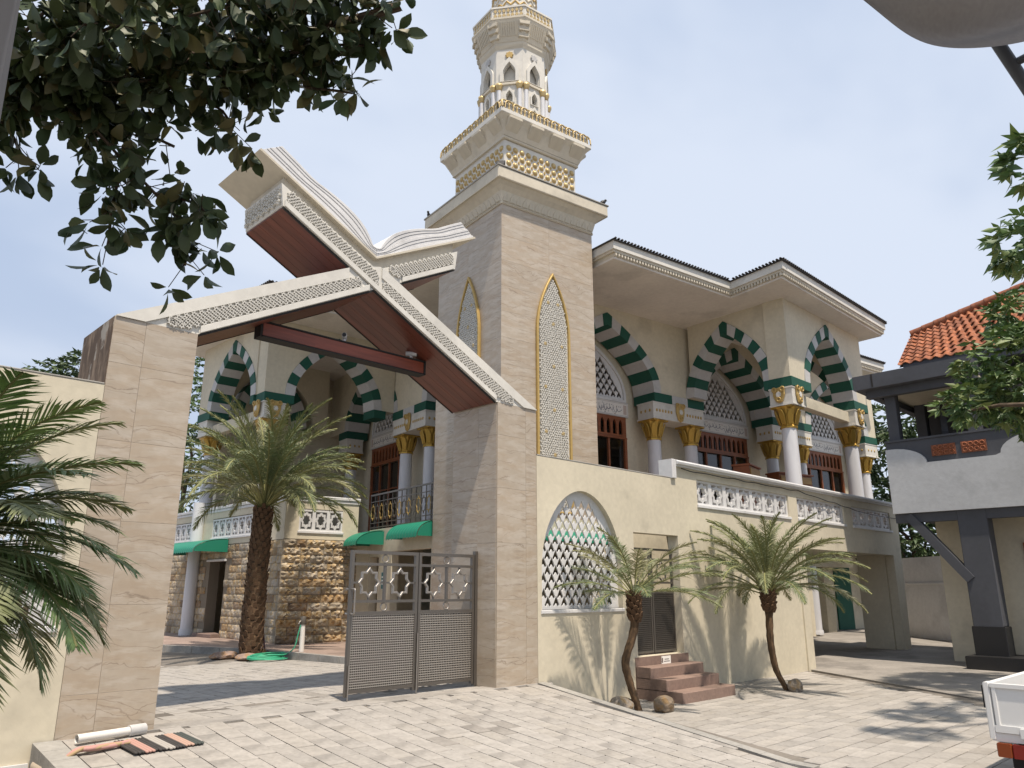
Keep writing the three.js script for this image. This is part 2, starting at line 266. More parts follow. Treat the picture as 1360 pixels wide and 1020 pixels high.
// ---------------------------------------------------------------- lattice and star panels
function archPts(hw, y0, ys, ya, cx = 0, n = 14, p = 2.1, e = 1) { // pointed arch outline, counter-clockwise from the lower left; e < 1 rounds it
  const l = [[cx + hw, y0]], T = i => e < 1 ? Math.sin(i / n * Math.PI / 2) : i / n, X = t => hw * Math.pow(Math.max(0, 1 - Math.pow(t, p)), e); for (let i = 0; i <= n; i++) l.push([cx + X(T(i)), ys + (ya - ys) * T(i)]);
  for (let i = n - 1; i >= 0; i--) l.push([cx - X(T(i)), ys + (ya - ys) * T(i)]); l.push([cx - hw, y0]); return l;
}
function inArch(x, y, hw, y0, ys, ya, p = 2.1, e = 1) { if (y < y0 || y > ya) return false; const t = Math.max(0, (y - ys) / (ya - ys)); return Math.abs(x) < hw * Math.pow(Math.max(0, 1 - Math.pow(t, p)), e); }
// cast screen of heart-shaped gaps, centred on x = 0
function lattice(hw, y0, ys, ya, px, py, border, p = 2.1, e = 1) {
  const s = poly(archPts(hw, y0, ys, ya, 0, 14, p, e)); let row = 0;
  for (let y = y0 + border + py * 0.55; y < ya; y += py, row++) for (let x = -Math.ceil(hw / px) * px + (row % 2 ? px / 2 : 0); x < hw; x += px) {
    const g = [[0, 0.69], [0.39, -0.22], [0.32, -0.43], [0.13, -0.34], [0, -0.10], [-0.13, -0.34], [-0.32, -0.43], [-0.39, -0.22]].map(q => [x + q[0] * px, y + q[1] * py * 1.25]);
    if (g.every(q => inArch(q[0], q[1], hw - border, y0 + border * 0.8, ys, ya - border * 1.2, p, e))) s.holes.push(poly(g.reverse(), THREE.Path));
  }
  return s;
}
// row of n star cells between x0..x1, y0..y1, face at z0 (outer) thickness t: frame and each star
function starPanel(parent, x0, x1, y0, y1, z, t, n, m = M.white) {
  const g = part('star_panel', parent); const fr = rect(x0, x1, y0, y1), cw = (x1 - x0) / n, H = y1 - y0, m0 = 0.045;
  for (let i = 0; i < n; i++) { const a = x0 + i * cw + cw * 0.115, b = x0 + (i + 1) * cw - cw * 0.115; fr.holes.push(poly([[a, y0 + m0], [a, y1 - m0], [b, y1 - m0], [b, y0 + m0]], THREE.Path)); }
  mesh('panel_frame', ext(fr, z - t, z), m, g);
  const sgm = (() => { const r = Math.min(cw * 0.385, (H - 2 * m0) / 2) + 0.012, ry = (H - 2 * m0) / 2 + 0.012; const f = (pts) => pts.map(p => [p[0], p[1] * ry / r]); const s = poly(f(star8(r))); s.holes.push(poly(f(star8(r * 0.62)).reverse(), THREE.Path)); return ext(s, -t * 0.85, -t * 0.1); })();
  for (let i = 0; i < n; i++) { const q = mesh('star', sgm, m, g); q.position.set(x0 + (i + 0.5) * cw, (y0 + y1) / 2, z); }
  return g;
}

// ---------------------------------------------------------------- street wall, right of the gate
{
  const w = thing('boundary_wall', 'long cream boundary wall with an arched lattice and a white star balustrade above', 'wall');
  const s = new THREE.Shape([[8.53, -0.1], [17.3, -0.1], [17.3, 2.66], [22.95, 2.66], [22.95, -0.1], [23.42, -0.1], [23.62, 4.02], [12.30, 4.02], [12.30, 3.775], [8.53, 3.775]].map(p => new THREE.Vector2(...p)));
  s.holes.push(poly(archPts(0.985, 1.44, 2.0, 3.31, 9.61, 14, 2.1, 0.54).reverse(), THREE.Path));
  s.holes.push(poly([[10.95, 0.64], [10.95, 2.71], [12.32, 2.71], [12.32, 0.64]], THREE.Path));
  const BP = [[13.07, 16.9, 7], [17.32, 19.92, 5], [20.41, 23.04, 5]];
  for (const [a, b] of BP) s.holes.push(poly([[a, 3.32], [a, 3.84], [b, 3.84], [b, 3.32]], THREE.Path));
  mesh('wall_face', ext(s, ZF - 0.22, ZF), M.cream, w);
  mesh('wall_cap', cbx(8.54, 12.28, 3.776, 3.80, ZF - 0.24, ZF + 0.004, 0.006), M.kerb, w);
  // lattice
  const L = mesh('lattice_screen', ext(lattice(0.987, 1.442, 2.0, 3.312, 0.187, 0.117, 0.04, 2.1, 0.54), -0.022, 0).translate(9.61, 0, ZF - 0.10), M.white, w);
  mesh('lattice_sill', cbx(8.60, 10.62, 1.385, 1.44, ZF - 0.2, ZF + 0.02, 0.008), M.white, w);
  for (const [a, b, n] of BP) { starPanel(w, a, b, 3.345, 3.838, ZF - 0.04, 0.1, n); mesh('panel_sill', cbx(a - 0.02, b + 0.05, 3.285, 3.343, ZF - 0.16, ZF + 0.03, 0.006), M.white, w); }
  // handrail with its thick white end block
  mesh('handrail', ext(poly([[ZF - 0.3, 4.02], [ZF + 0.05, 4.02], [ZF + 0.05, 4.05], [ZF + 0.10, 4.06], [ZF + 0.11, 4.10], [ZF + 0.07, 4.11], [ZF + 0.06, 4.14], [ZF - 0.3, 4.14]]), 0, 11.42).rotateY(-Math.PI / 2).scale(1, 1, 1).translate(23.74, 0, 0), M.white, w);
  mesh('rail_end', cbx(12.18, 12.318, 3.78, 4.145, ZF - 0.26, ZF + 0.055, 0.008), M.white, w);
  // pier and wall end, carport beam
  mesh('pier', (() => { const g = bx(22.86, 23.40, -0.1, 2.66, ZF - 1.0, ZF - 0.221); return g; })(), M.cream, w);
  mesh('wall_end', bx(17.08, 17.42, -0.1, 2.655, ZF - 0.5, ZF + 0.035), M.cream, w);
  mesh('gallery_floor', bx(15.3, 23.62, 2.66, 3.1, ZF - 3.6, ZF - 0.221), M.cream, w);
  mesh('door_sill', bx(10.86, 12.44, 0.0, 0.636, ZF - 1.6, ZF + 0.01), M.step, w);
  mesh('inner_wall', bx(12.25, 15.2, 0.0, 3.3, ZF - 1.55, ZF - 1.4), M.cream, w);
}
{ // steps to the side doorway
  const st = thing('entrance_steps', 'three brown rendered steps up to the small steel side gate', 'steps');
  for (let i = 0; i < 3; i++) mesh('step', cbx(10.86, 12.44, i ? 0.165 * i - 0.01 : -0.02, 0.165 * (i + 1), ZF + 0.012, ZF + 0.012 + 0.30 * (3 - i), 0.012), M.step, st);
}
{ // sign on the sill
  const cv = document.createElement('canvas'); cv.width = 192; cv.height = 96; const c = cv.getContext('2d'); c.fillStyle = '#e8e6e0'; c.fillRect(0, 0, 192, 96); c.fillStyle = '#4a4448'; for (let i = 0; i < 7; i++) c.fillRect(62 + i * 13, 32 + (i % 2), 10, 13); for (let i = 0; i < 9; i++) c.fillRect(44 + i * 14, 58 - (i % 2), 11, 13); c.fillStyle = '#5a4540'; c.fillRect(4, 20, 22, 60);
  const t = new THREE.CanvasTexture(cv); t.colorSpace = THREE.SRGBColorSpace;
  const g = new THREE.BoxGeometry(0.27, 0.13, 0.012).translate(11.72, 0.555, ZF + 0.02);
  solo('notice_sign', g, new THREE.MeshStandardMaterial({ map: t, roughness: 0.6 }), 'small white notice plate on the riser below the side gate', 'sign');
}
function wireMesh(x0, x1, y0, y1, z, p = 0.028, t = 0.009) { const l = []; for (let x = x0 + p / 2; x < x1; x += p) l.push(new THREE.BoxGeometry(t, y1 - y0, t).translate(x, (y0 + y1) / 2, z)); for (let y = y0 + p / 2; y < y1; y += p) l.push(new THREE.BoxGeometry(x1 - x0, t, t).translate((x0 + x1) / 2, y, z + t * 0.8)); return l; }
function starRing(r, w, t) { const s = poly(star8(r)); s.holes.push(poly(star8(r - w).reverse(), THREE.Path)); return ext(s, -t / 2, t / 2, 0.004); }
function ring(r, w, t) { return new THREE.TorusGeometry(r, w, 6, 20); }
{ // small side gate
  const g = thing('side_gate', 'small dark steel double gate with star ornaments at the top of the brown steps', 'gate', [11.635, 0.64, ZF - 0.17]);
  for (const sx of [-1, 1]) {
    const lf = part('gate_leaf', g); const a = sx < 0 ? -0.68 : 0.01, b = sx < 0 ? -0.01 : 0.68;
    mesh('frame', [bx(a, a + 0.035, 0.03, 1.82, -0.02, 0.02), bx(b - 0.035, b, 0.03, 1.82, -0.02, 0.02), bx(a + 0.035, b - 0.035, 0.03, 0.07, -0.02, 0.02), bx(a + 0.035, b - 0.035, 1.03, 1.07, -0.02, 0.02), bx(a + 0.035, b - 0.035, 1.20, 1.235, -0.02, 0.02), bx(a + 0.035, b - 0.035, 1.60, 1.64, -0.02, 0.02), bx(a + 0.035, b - 0.035, 1.785, 1.82, -0.02, 0.02)], M.darkSteel, lf);
    mesh('sheet', bx(a + 0.035, b - 0.035, 0.07, 1.03, -0.008, 0.0), M.sheet, lf); mesh('wire_mesh', wireMesh(a + 0.04, b - 0.04, 0.075, 1.025, 0.006, 0.032, 0.008), M.darkSteel, lf);
    const st = mesh('star', starRing(0.185, 0.03, 0.03), M.darkSteel, lf); st.position.set((a + b) / 2, 1.418, 0);
  }
}
{ // left street wall, with the matching lattice behind the near palm
  const w = thing('boundary_wall', 'plain cream boundary wall with an arched white lattice half hidden by palm fronds', 'wall');
  const s = rect(-14, 2.232, 0, 3.75); s.holes.push(poly(archPts(0.985, 1.42, 2.0, 3.31, 1.12, 14, 2.1, 0.54).reverse(), THREE.Path));
  mesh('wall_face', ext(s, ZF - 0.22, ZF), M.cream, w);
  mesh('lattice_screen', ext(lattice(0.987, 1.422, 2.0, 3.312, 0.187, 0.117, 0.04, 2.1, 0.54), -0.022, 0).translate(1.12, 0, ZF - 0.10), M.white, w);
  mesh('lattice_sill', cbx(0.11, 2.13, 1.36, 1.42, ZF - 0.2, ZF + 0.02, 0.008), M.white, w);
  mesh('wall_cap', cbx(-14, 2.23, 3.752, 3.77, ZF - 0.23, ZF + 0.005, 0.005), M.kerb, w);
  mesh('skirting', bx(-14, 2.05, 0.10, 0.27, ZF + 0.002, ZF + 0.03), M.white, w);
}
// ---------------------------------------------------------------- gate portal
const tileVar = [];
function tile(w, h, seed) { const r = rng(seed * 31 + 5); const g = cbx(-w / 2, w / 2, -h / 2, h / 2, -0.012, 0, 0.0012); return muv(g, r() * 2.4, r() * 2.4); }
// clad a face: origin corner o (x,z), direction d (x,z) in plan, outward normal n; columns widths, y rows
function clad(parent, o, d, cols, y0, y1, rh, seed, nrm, mtl = M.marble, top) {
  const ang = Math.atan2(nrm[0], nrm[1]); let s = 0, k = 0;
  for (const cw of cols) { let y = y0; while (y < y1 - 0.01) { const h = Math.min(rh, y1 - y); const m = mesh('tile', tile(cw - 0.0022, h - 0.0022, seed + k++), mtl === M.marble ? M.marbles[(k * 7 + seed) % 3] : mtl, parent); m.position.set(o[0] + d[0] * (s + cw / 2) + nrm[0] * 0.012, y + h / 2, o[1] + d[1] * (s + cw / 2) + nrm[1] * 0.012); m.rotation.y = ang; y += rh; } s += cw; }
}
const portal = thing('gate_portal', 'entrance portal of two marble pillars carrying crossed beams under a white open book', 'gateway');
const ZB = ZF - 1.03;
for (const [x0, x1, left] of [[2.235, 3.105, true], [7.69, 8.525, false]]) {
  const p = part('pillar', portal);
  mesh('core', bx(x0 + 0.006, x1 - 0.012, 0.0, 4.492, ZB + 0.006, ZF - 0.013), M.grout, p);
  clad(p, [x0, ZF - 0.012], [1, 0], left ? [0.32, 0.55] : [0.60, 0.235], 0.0, 4.495, 0.80, left ? 1 : 40, [0, 1]);
  if (left) { mesh('side_face', bx(x0 - 0.004, x0 + 0.006, 0, 4.49, ZB, ZF - 0.016), M.weather, p); clad(p, [x1 - 0.012, ZF - 0.012], [0, -1], [0.5, 0.506], 0, 4.495, 0.8, 20, [1, 0]); }
  else { clad(p, [x0 + 0.006, ZB + 0.006], [0, 1], [0.60, 0.406], 0, 4.495, 0.8, 60, [-1, 0]); clad(p, [x1 - 0.012, ZF - 0.012], [0, -1], [0.6, 0.406], 3.8, 4.495, 0.8, 80, [1, 0]); }
}
{
  const cx = 5.375, V = 6.13, sl = 0.508;   // v of the book, slope of the arms
  // lower edge of arm A : from (3.105,4.5); arm B is its mirror
  const low = x => 4.50 + 0.518 * (x - 3.105), topL = x => 4.505 + 0.500 * (x - 2.235);
  const mir = pts => pts.map(p => [2 * cx + 0.02 - p[0], p[1]]);
  const up0 = x => low(x), up1 = x => low(x) + 0.285;               // patterned band of the upper arms
  const A_low = [[2.235, 4.497], [3.105, 4.497], [5.375, low(5.375)], [4.99, topL(4.99)]];
  // arm B runs the full length in front; A butts against it in two pieces
  const B_low = mir([[2.235, 4.497], [3.105, 4.497], [5.55, low(5.55)], [5.36, topL(5.36)]]);
  const full = mir([[2.235, 4.497], [3.105, 4.497], [6.80, low(6.80)], [6.84, low(6.80) + 0.30], [5.42, up1(5.42) + 0.02], [5.30, topL(5.30)]]);
  const armB = part('beam', portal), armA = part('beam', portal);
  mesh('body', ext(poly(full), ZB, ZF - 0.002), M.grcWhite, armB);
  mesh('body', ext(poly(A_low), ZB, ZF - 0.006), M.grcWhite, armA);
  mesh('body', ext(poly([[5.785, low(5.785)], [6.80, low(6.80)], [6.84, low(6.80) + 0.30], [5.505, up1(5.505)]]), ZB, ZF - 0.006), M.grcWhite, armA);
  // marble border strips and raised lower edge
  const strip = (parent, f0, f1, x0, x1, m, mirror, lift) => { let p = [[x0, f0(x0)], [x1, f0(x1)], [x1, f1(x1)], [x0, f1(x0)]]; if (mirror) p = mir(p).reverse(); mesh('border', ext(poly(p), ZF, ZF + lift, 0.004), m, parent); };
  for (const [arm, x1, m_, z] of [[armA, 4.97, false, 0.018], [armB, 5.28, true, 0.02]]) { let p = [[2.245, 4.4985], [2.535, 4.4985], [x1, topL(x1) - 0.155], [x1, topL(x1) - 0.004], [2.245, topL(2.245) - 0.003]]; if (m_) p = mir(p).reverse(); mesh('border', ext(poly(p), ZF, ZF + z), M.grcWhite, arm); }
  strip(armA, x => low(x) + 0.004, x => low(x) + 0.085, 3.12, 5.30, M.grcWhite, false, 0.022);
  strip(armA, x => low(x) + 0.004, x => low(x) + 0.075, 5.83, 6.76, M.grcWhite, false, 0.022);
  strip(armB, x => low(x) + 0.004, x => low(x) + 0.085, 3.12, 6.78, M.grcWhite, true, 0.026);
  // cast pattern: little six-pointed rosettes in rows
  const ros = (() => { const p = []; for (let i = 0; i < 12; i++) { const a = i * Math.PI / 6, q = i % 2 ? 0.021 : 0.041; p.push([q * Math.cos(a), q * Math.sin(a)]); } const s = poly(p); s.holes.push(poly([0, 1, 2, 3, 4, 5].map(i => [0.013 * Math.cos(i * Math.PI / 3), 0.013 * Math.sin(i * Math.PI / 3)]).reverse(), THREE.Path)); return ni(new THREE.ExtrudeGeometry(s, { depth: 0.026, bevelEnabled: false })); })();
  const pattern = (parent, f0, f1, x0, x1, mirror) => {
    const l = []; const th = Math.atan(0.518); let j = 0;
    for (let x = x0; x < x1; x += 0.040, j++) { const a = f0(x), b = f1(x); if (b - a < 0.06) continue; const n = Math.max(2, Math.floor((b - a) / 0.078)), st = (b - a) / n; for (let k = 0; k < n; k++) { const y = a + (k + (j % 2 ? 0.75 : 0.25)) * st; const X = mirror ? 2 * cx + 0.02 - x : x; const g = ros.clone(); g.rotateZ((mirror ? -1 : 1) * th); g.translate(X, y, ZF - 0.004); l.push(g); } }
    const m = mesh('cast_pattern', l, M.grcWhite, parent); m.userData.kind = 'stuff';
  };
  const pl = x => Math.max(low(x) + 0.10, 4.53), pt = x => topL(x) - 0.175;
  pattern(armA, pl, x => Math.min(topL(x) - 0.175, low(10.77 - x) - 0.06), 2.75, 5.30, false);
  pattern(armB, pl, pt, 2.75, 5.26, true);
  pattern(armB, x => low(x) + 0.10, x => up1(x) - 0.01, 5.36, 6.76, true);
  pattern(armA, x => Math.max(low(x) + 0.09, topL(10.77 - x) + 0.05), x => up1(x) - 0.01, 5.60, 6.76, false);
  { // left end of the upper arm is cast as well
    const l = []; const X = 2 * cx + 0.02 - 6.82; for (let z = ZB + 0.06; z < ZF - 0.04; z += 0.075) for (let k = 0; k < 3; k++) { const g = ros.clone(); g.rotateY(-Math.PI / 2); g.translate(X + 0.002, low(6.8) + 0.06 + k * 0.085 + ((Math.round(z * 40) % 2) ? 0.03 : 0), z); l.push(g); } const m = mesh('cast_pattern', l, M.grcWhite, armB); m.userData.kind = 'stuff'; }
  // plank soffits
  const plank = (parent, x0, x1, mirror, n) => { for (let i = 0; i < n; i++) { const z0 = ZB + 0.02 + i * (0.99 / n), z1 = z0 + 0.99 / n - 0.004; let p = [[x0, low(x0) - 0.022], [x1, low(x1) - 0.022], [x1, low(x1) - 0.002], [x0, low(x0) - 0.002]]; if (mirror) p = mir(p).reverse(); mesh('soffit_board', ext(poly(p), z0, z1), M.wood, parent); } };
  plank(armB, 3.12, 6.79, true, 6); plank(armA, 3.12, 5.37, false, 6); plank(armA, 5.79, 6.79, false, 6);
  for (const [arm, x0, x1, m_] of [[armB, 3.12, 6.79, true], [armA, 3.12, 5.36, false], [armA, 5.80, 6.79, false]]) for (const z of [ZF - 0.028, ZB - 0.004]) { let p = [[x0, low(x0) - 0.03], [x1, low(x1) - 0.03], [x1, low(x1) - 0.001], [x0, low(x0) - 0.001]]; if (m_) p = mir(p).reverse(); mesh('edge_trim', ext(poly(p), z, z + 0.022), M.dark, arm); }
  // book: cover under a stack of page layers
  const book = part('open_book', portal), zb0 = ZB - 0.14, zb1 = ZF + 0.03;
  const cover = x => V + 0.508 * Math.abs(x - cx);
  mesh('stand_neck', ext(poly([[3.98, cover(3.98) - 0.002], [3.98, up1(2 * cx + 0.02 - 3.98)], [cx, up1(cx) - 0.02], [6.78, up1(6.78)], [6.78, cover(6.78) - 0.002], [cx, V - 0.002]]), ZB + 0.05, ZF - 0.05), M.grc, book);
  const prof = [[0, 0.155], [0.05, 0.165], [0.11, 0.275], [0.23, 0.425], [0.43, 0.565], [0.70, 0.69], [1.00, 0.795], [1.24, 0.935], [1.49, 1.075]];
  for (const sx of [-1, 1]) {
    const n = 7, N = 22;
    const bot = t => { const x = 1.775 * t; return [x, 0.508 * x]; };
    const crv = new THREE.CatmullRomCurve3(prof.map(p => new THREE.Vector3(p[0], p[1], 0)));
    const lay_ = k => { const l = []; for (let i = 0; i <= N; i++) { const q = crv.getPoint(i / N), b = bot(i / N), s = 0.03 + 0.97 * k / n; l.push([mix(b[0], q.x, s), mix(b[1], q.y, s)]); } return l; };
    for (let k = 0; k < n; k++) { const lo = lay_(k + 0.02), hi = lay_(k + 0.955); const step = k === n - 1 ? 0 : 0.006 * ((k * 5) % 3); const pts = [...lo, ...hi.reverse()].map(p => [cx + sx * (p[0] + 0.004), V + p[1] + 0.0]); mesh('page_layer', ext(poly(sx > 0 ? pts : pts.reverse()), zb0 + 0.02 + step, zb1 - step, 0.003), M.white, book); }
    const cp = [[0, -0.012], [1.79, 0.508 * 1.79 - 0.012], [1.772, 0.508 * 1.775 + 0.018], [0, 0.018]].map(p => [cx + sx * p[0], V + p[1]]);
    mesh('book_cover', ext(poly(sx > 0 ? cp : cp.reverse()), zb0, zb1 + 0.008), M.grc, book);
  }
  // cross bar under the arms
  const cb = part('cross_bar', portal);
  mesh('bar', cbx(4.06, 6.60, 4.82, 4.99, ZF - 0.60, ZF - 0.44, 0.006), M.woodBar, cb);
  mesh('bar_edge', [bx(4.05, 6.61, 4.992, 5.012, ZF - 0.61, ZF - 0.43), bx(4.05, 6.61, 4.80, 4.818, ZF - 0.61, ZF - 0.43), bx(4.03, 4.058, 4.80, 5.012, ZF - 0.61, ZF - 0.43), bx(6.602, 6.63, 4.80, 5.012, ZF - 0.61, ZF - 0.43)], M.dark, cb);
}
// ---------------------------------------------------------------- folding steel gate
function gateLeaf(parent, x0, x1) {
  const l = part('gate_leaf', parent), t = 0.042, b = 0.07, top = 1.81, m1 = 1.00, s0 = 1.15, s1 = 1.655, z = 0.025;
  mesh('frame', [bx(x0, x0 + t, 0.03, top, -z, z), bx(x1 - t, x1, 0.03, top, -z, z), bx(x0 + t, x1 - t, b, b + t, -z, z), bx(x0 + t, x1 - t, m1, m1 + t, -z, z), bx(x0 + t, x1 - t, s0, s0 + 0.035, -z, z), bx(x0 + t, x1 - t, s1 - 0.035, s1, -z, z), bx(x0 + t, x1 - t, top - t, top, -z, z), bx((x0 + x1) / 2 - 0.015, (x0 + x1) / 2 + 0.015, s0 + 0.035, s1 - 0.035, -z * 0.8, z * 0.8)], M.darkSteel, l);
  mesh('sheet', bx(x0 + t, x1 - t, b + t, m1, -0.012, -0.004), M.sheet, l);
  mesh('wire_mesh', wireMesh(x0 + t, x1 - t, b + t, m1, 0.003, 0.030, 0.011), M.wire, l);
  for (const k of [0.25, 0.75]) { const cx = mix(x0 + t, x1 - t, k), cy = (s0 + s1) / 2; const s = mesh('star', starRing(0.175, 0.034, 0.04), M.steel, l); s.position.set(cx, cy, 0); s.scale.set(0.98, 1.12, 1); for (const q of [bx(cx - 0.012, cx + 0.012, s0 + 0.035, cy - 0.19, -0.012, 0.012), bx(cx - 0.012, cx + 0.012, cy + 0.19, s1 - 0.035, -0.012, 0.012), bx(k < 0.5 ? x0 + t : (x0 + x1) / 2 + 0.015, cx - 0.158, cy - 0.012, cy + 0.012, -0.012, 0.012), bx(cx + 0.158, k < 0.5 ? (x0 + x1) / 2 - 0.015 : x1 - t, cy - 0.012, cy + 0.012, -0.012, 0.012)]) mesh('star_arm', q, M.darkSteel, l); }
  for (const y of [(m1 + t + s0) / 2, (s1 + top - t) / 2]) { const r = mesh('ring', ring(0.048, 0.009), M.steel, l); r.position.set((x0 + x1) / 2, y, 0); }
  return l;
}
function pull(parent, x, z) { mesh('handle', [tube([[x, 1.02, z], [x, 1.02, z + 0.07], [x, 1.08, z + 0.075], [x, 1.26, z + 0.075], [x, 1.32, z + 0.07], [x, 1.32, z]], 0.012, 8, 24)], M.steel, parent); }
{
  const g = thing('entrance_gate', 'closed folding steel gate with star ornaments and mesh panels beside the right marble pillar', 'gate', [5.52, 0.425, ZF - 0.43]);
  gateLeaf(g, 0.0, 1.07); gateLeaf(g, 1.085, 2.10); pull(g, 0.02, 0.025); pull(g, 0.02, -0.10);
  mesh('hinge_post', [bx(2.11, 2.16, 0, 1.86, -0.03, 0.03)], M.darkSteel, g);
  mesh('drop_bolt', cyl(0.009, 0.009, -0.005, 0.4, 8, 0.022, 0.045), M.steel, g); mesh('drop_bolt', cyl(0.009, 0.009, -0.005, 0.75, 8, 1.077, 0.045), M.steel, g);
}
{
  const g = thing('entrance_gate', 'steel gate leaf folded open and seen edge on beside the left marble pillar', 'gate', [3.16, 0.415, ZF - 0.52], 0.64 + Math.PI / 2 - 0.69);
  gateLeaf(g, 0.0, 1.07); pull(g, 1.05, 0.025);
}
// ---------------------------------------------------------------- minaret (local: x = a, z = -b)
const mina = thing('minaret', 'tall square marble minaret with gold framed panels, gold studded gallery and octagonal upper stage', 'minaret', [T0[0], 0, T0[1]], MROT);
{
  const CX = 1.37, CZ = -1.36, HS = 1.355;                    // centre and half side of the shaft
  const sq = (h, y0, y1, c = 0) => cbx(CX - h, CX + h, y0, y1, CZ - h, CZ + h, c || 0.008);
  const shaft = part('shaft', mina);
  mesh('core', bx(CX - HS + 0.012, CX + HS - 0.012, 0, 10.16, CZ - HS + 0.012, CZ + HS - 0.012), M.grout, shaft);
  const c3 = [1.355, 1.355], X0 = CX - HS, X1 = CX + HS, Zf = CZ + HS, Zb = CZ - HS;
  const rows = (o, d, n, seed) => clad(shaft, o, d, c3, 3.4, 10.16, 0.6, seed, n);
  rows([X0, Zf - 0.012], [1, 0], [0, 1], 100); rows([X0 + 0.012, Zb], [0, 1], [-1, 0], 140); rows([X1 - 0.012, Zf], [0, -1], [1, 0], 180); rows([X1, Zb + 0.012], [-1, 0], [0, -1], 220);
  mesh('plinth', [bx(X0 + 0.002, X1 - 0.002, 0, 3.4, Zb + 0.002, Zf - 0.002)], M.marble, shaft);
  // tall framed panels on the two faces that show
  const curl = (() => { const p = []; for (let i = 0; i < 9; i++) { const a = i * Math.PI * 2 / 9, q = i % 3 === 0 ? 0.034 : (i % 3 === 1 ? 0.014 : 0.022); p.push([q * Math.cos(a), q * Math.sin(a)]); } return ni(new THREE.ExtrudeGeometry(poly(p), { depth: 0.036, bevelEnabled: false })); })();
  function tallPanel(parent) { // in xy, face z = 0, base y = 3.3, tip 8.72
    const hw = 0.43, ys = 7.30, ya = 8.74;
    const out = poly(archPts(hw + 0.055, 3.3, ys, ya + 0.06, 0, 14, 2.0)); out.holes.push(poly(archPts(hw, 3.34, ys, ya - 0.02, 0, 14, 2.0).reverse(), THREE.Path));
    mesh('gold_frame', ext(out, 0, 0.075, 0.012), M.goldPaint, parent);
    mesh('panel_back', ext(poly(archPts(hw, 3.34, ys, ya - 0.02, 0, 14, 2.0)), 0.002, 0.014), M.grcWhite, parent);
    const l = [], r = rng(77); let row = 0;
    for (let y = 3.36; y < ya; y += 0.052, row++) for (let x = -hw + (row % 2 ? 0.028 : 0); x <= hw; x += 0.060) if (inArch(x, y, hw - 0.03, 3.3, ys, ya - 0.06, 2.0)) { const g = curl.clone(); g.rotateZ(r() * 6.28); g.translate(x + (r() - 0.5) * 0.014, y + (r() - 0.5) * 0.012, 0.013); l.push(g); }
    const m = mesh('cast_relief', l, M.grcWhite, parent); m.userData.kind = 'stuff';
    const rose = poly(star8(0.055, 0, 0, 0.6)); const rg = ext(rose, 0.03, 0.055, 0.008);
    for (let k = 0; k < 9; k++) { const y = 4.05 + k * 0.5; for (const x of k % 2 ? [0] : [-0.24, 0.24]) if (y < 8.3) { const q = mesh('rosette', rg, M.goldPale, parent); q.position.set(x * (y > 7.6 ? 0.6 : 1), y, 0); } }
  }
  const pF = part('framed_panel', mina); pF.position.set(CX + 0.06, 0, Zf + 0.001); tallPanel(pF);
  const pL = part('framed_panel', mina); pL.position.set(X0 - 0.001, 0, CZ + 0.09); pL.rotation.y = -Math.PI / 2; tallPanel(pL);
  // cornice: carved frieze, cove, fascia, capping
  const cor = part('cornice', mina);
  mesh('bead', sq(HS + 0.03, 10.16, 10.215, 0.015), M.grc, cor);
  const flare = (h0, h1, y0, y1) => { const g = new THREE.CylinderGeometry(h1 * Math.SQRT2, h0 * Math.SQRT2, y1 - y0, 4, 1).rotateY(Math.PI / 4).translate(CX, (y0 + y1) / 2, CZ); const q = ni(g); q.computeVertexNormals(); return muv(q); };
  mesh('frieze', flare(HS + 0.01, HS + 0.07, 10.2, 10.46), M.grc, cor);
  const leaf = ni(new THREE.ExtrudeGeometry(poly([[-0.075, 0], [0.075, 0], [0.06, 0.11], [0, 0.2], [-0.06, 0.11]]), { depth: 0.02, bevelEnabled: true, bevelThickness: 0.012, bevelSize: 0.014, bevelOffset: -0.014, bevelSegments: 1 }));
  const ringOf = (h, step, y, fn) => { const n = Math.floor(2 * h / step), s0 = -h + (2 * h - (n - 1) * step) / 2; for (let f = 0; f < 4; f++) for (let i = 0; i < n; i++) fn(s0 + i * step, f); };
  const place = (g, s, f, h, y, tilt = 0) => { g = g.clone(); g.rotateX(tilt); g.translate(s, y, h); g.rotateY(f * Math.PI / 2); g.translate(CX, 0, CZ); return g; };
  { const l = []; ringOf(HS, 0.18, 0, (s, f) => l.push(place(leaf, s, f, HS + 0.012, 10.235, 0.22))); const m = mesh('frieze_leaf', l, M.grc, cor); m.userData.kind = 'stuff'; }
  { const l = [], b = new THREE.SphereGeometry(0.018, 6, 4); ringOf(HS, 0.05, 0, (s, f) => l.push(place(b, s, f, HS + 0.035, 10.19))); const m = mesh('bead_row', l, M.grc, cor); m.userData.kind = 'stuff'; }
  mesh('cove', [flare(HS + 0.07, HS + 0.16, 10.46, 10.55), flare(HS + 0.16, HS + 0.24, 10.55, 10.62)], M.grc, cor);
  mesh('fascia', sq(HS + 0.30, 10.62, 10.90, 0.02), M.grc, cor);
  mesh('capping', sq(HS + 0.32, 10.90, 10.935, 0.008), M.kerb, cor);
  // studded block
  const blk = part('studded_block', mina), hb = 1.10;
  mesh('block', sq(hb, 10.935, 12.05, 0.02), M.grcWhite, blk);
  const studG = (() => { const l = [new THREE.SphereGeometry(0.062, 12, 6, 0, 6.3, 0, 1.35).rotateX(Math.PI / 2).scale(1, 1, 0.8), new THREE.TorusGeometry(0.066, 0.012, 5, 14)]; return mg(l); })();
  for (let f = 0; f < 4; f++) for (let r = 0; r < 5; r++) for (let i = 0; i < 11; i++) { const s = -hb + 0.125 + i * (2 * hb - 0.25) / 10, y = 11.05 + r * 0.20; const m = mesh('stud', studG, M.goldPale, blk); m.position.set(CX, y, CZ); m.rotation.y = f * Math.PI / 2; m.translateX(s); m.translateZ(hb + 0.002); }
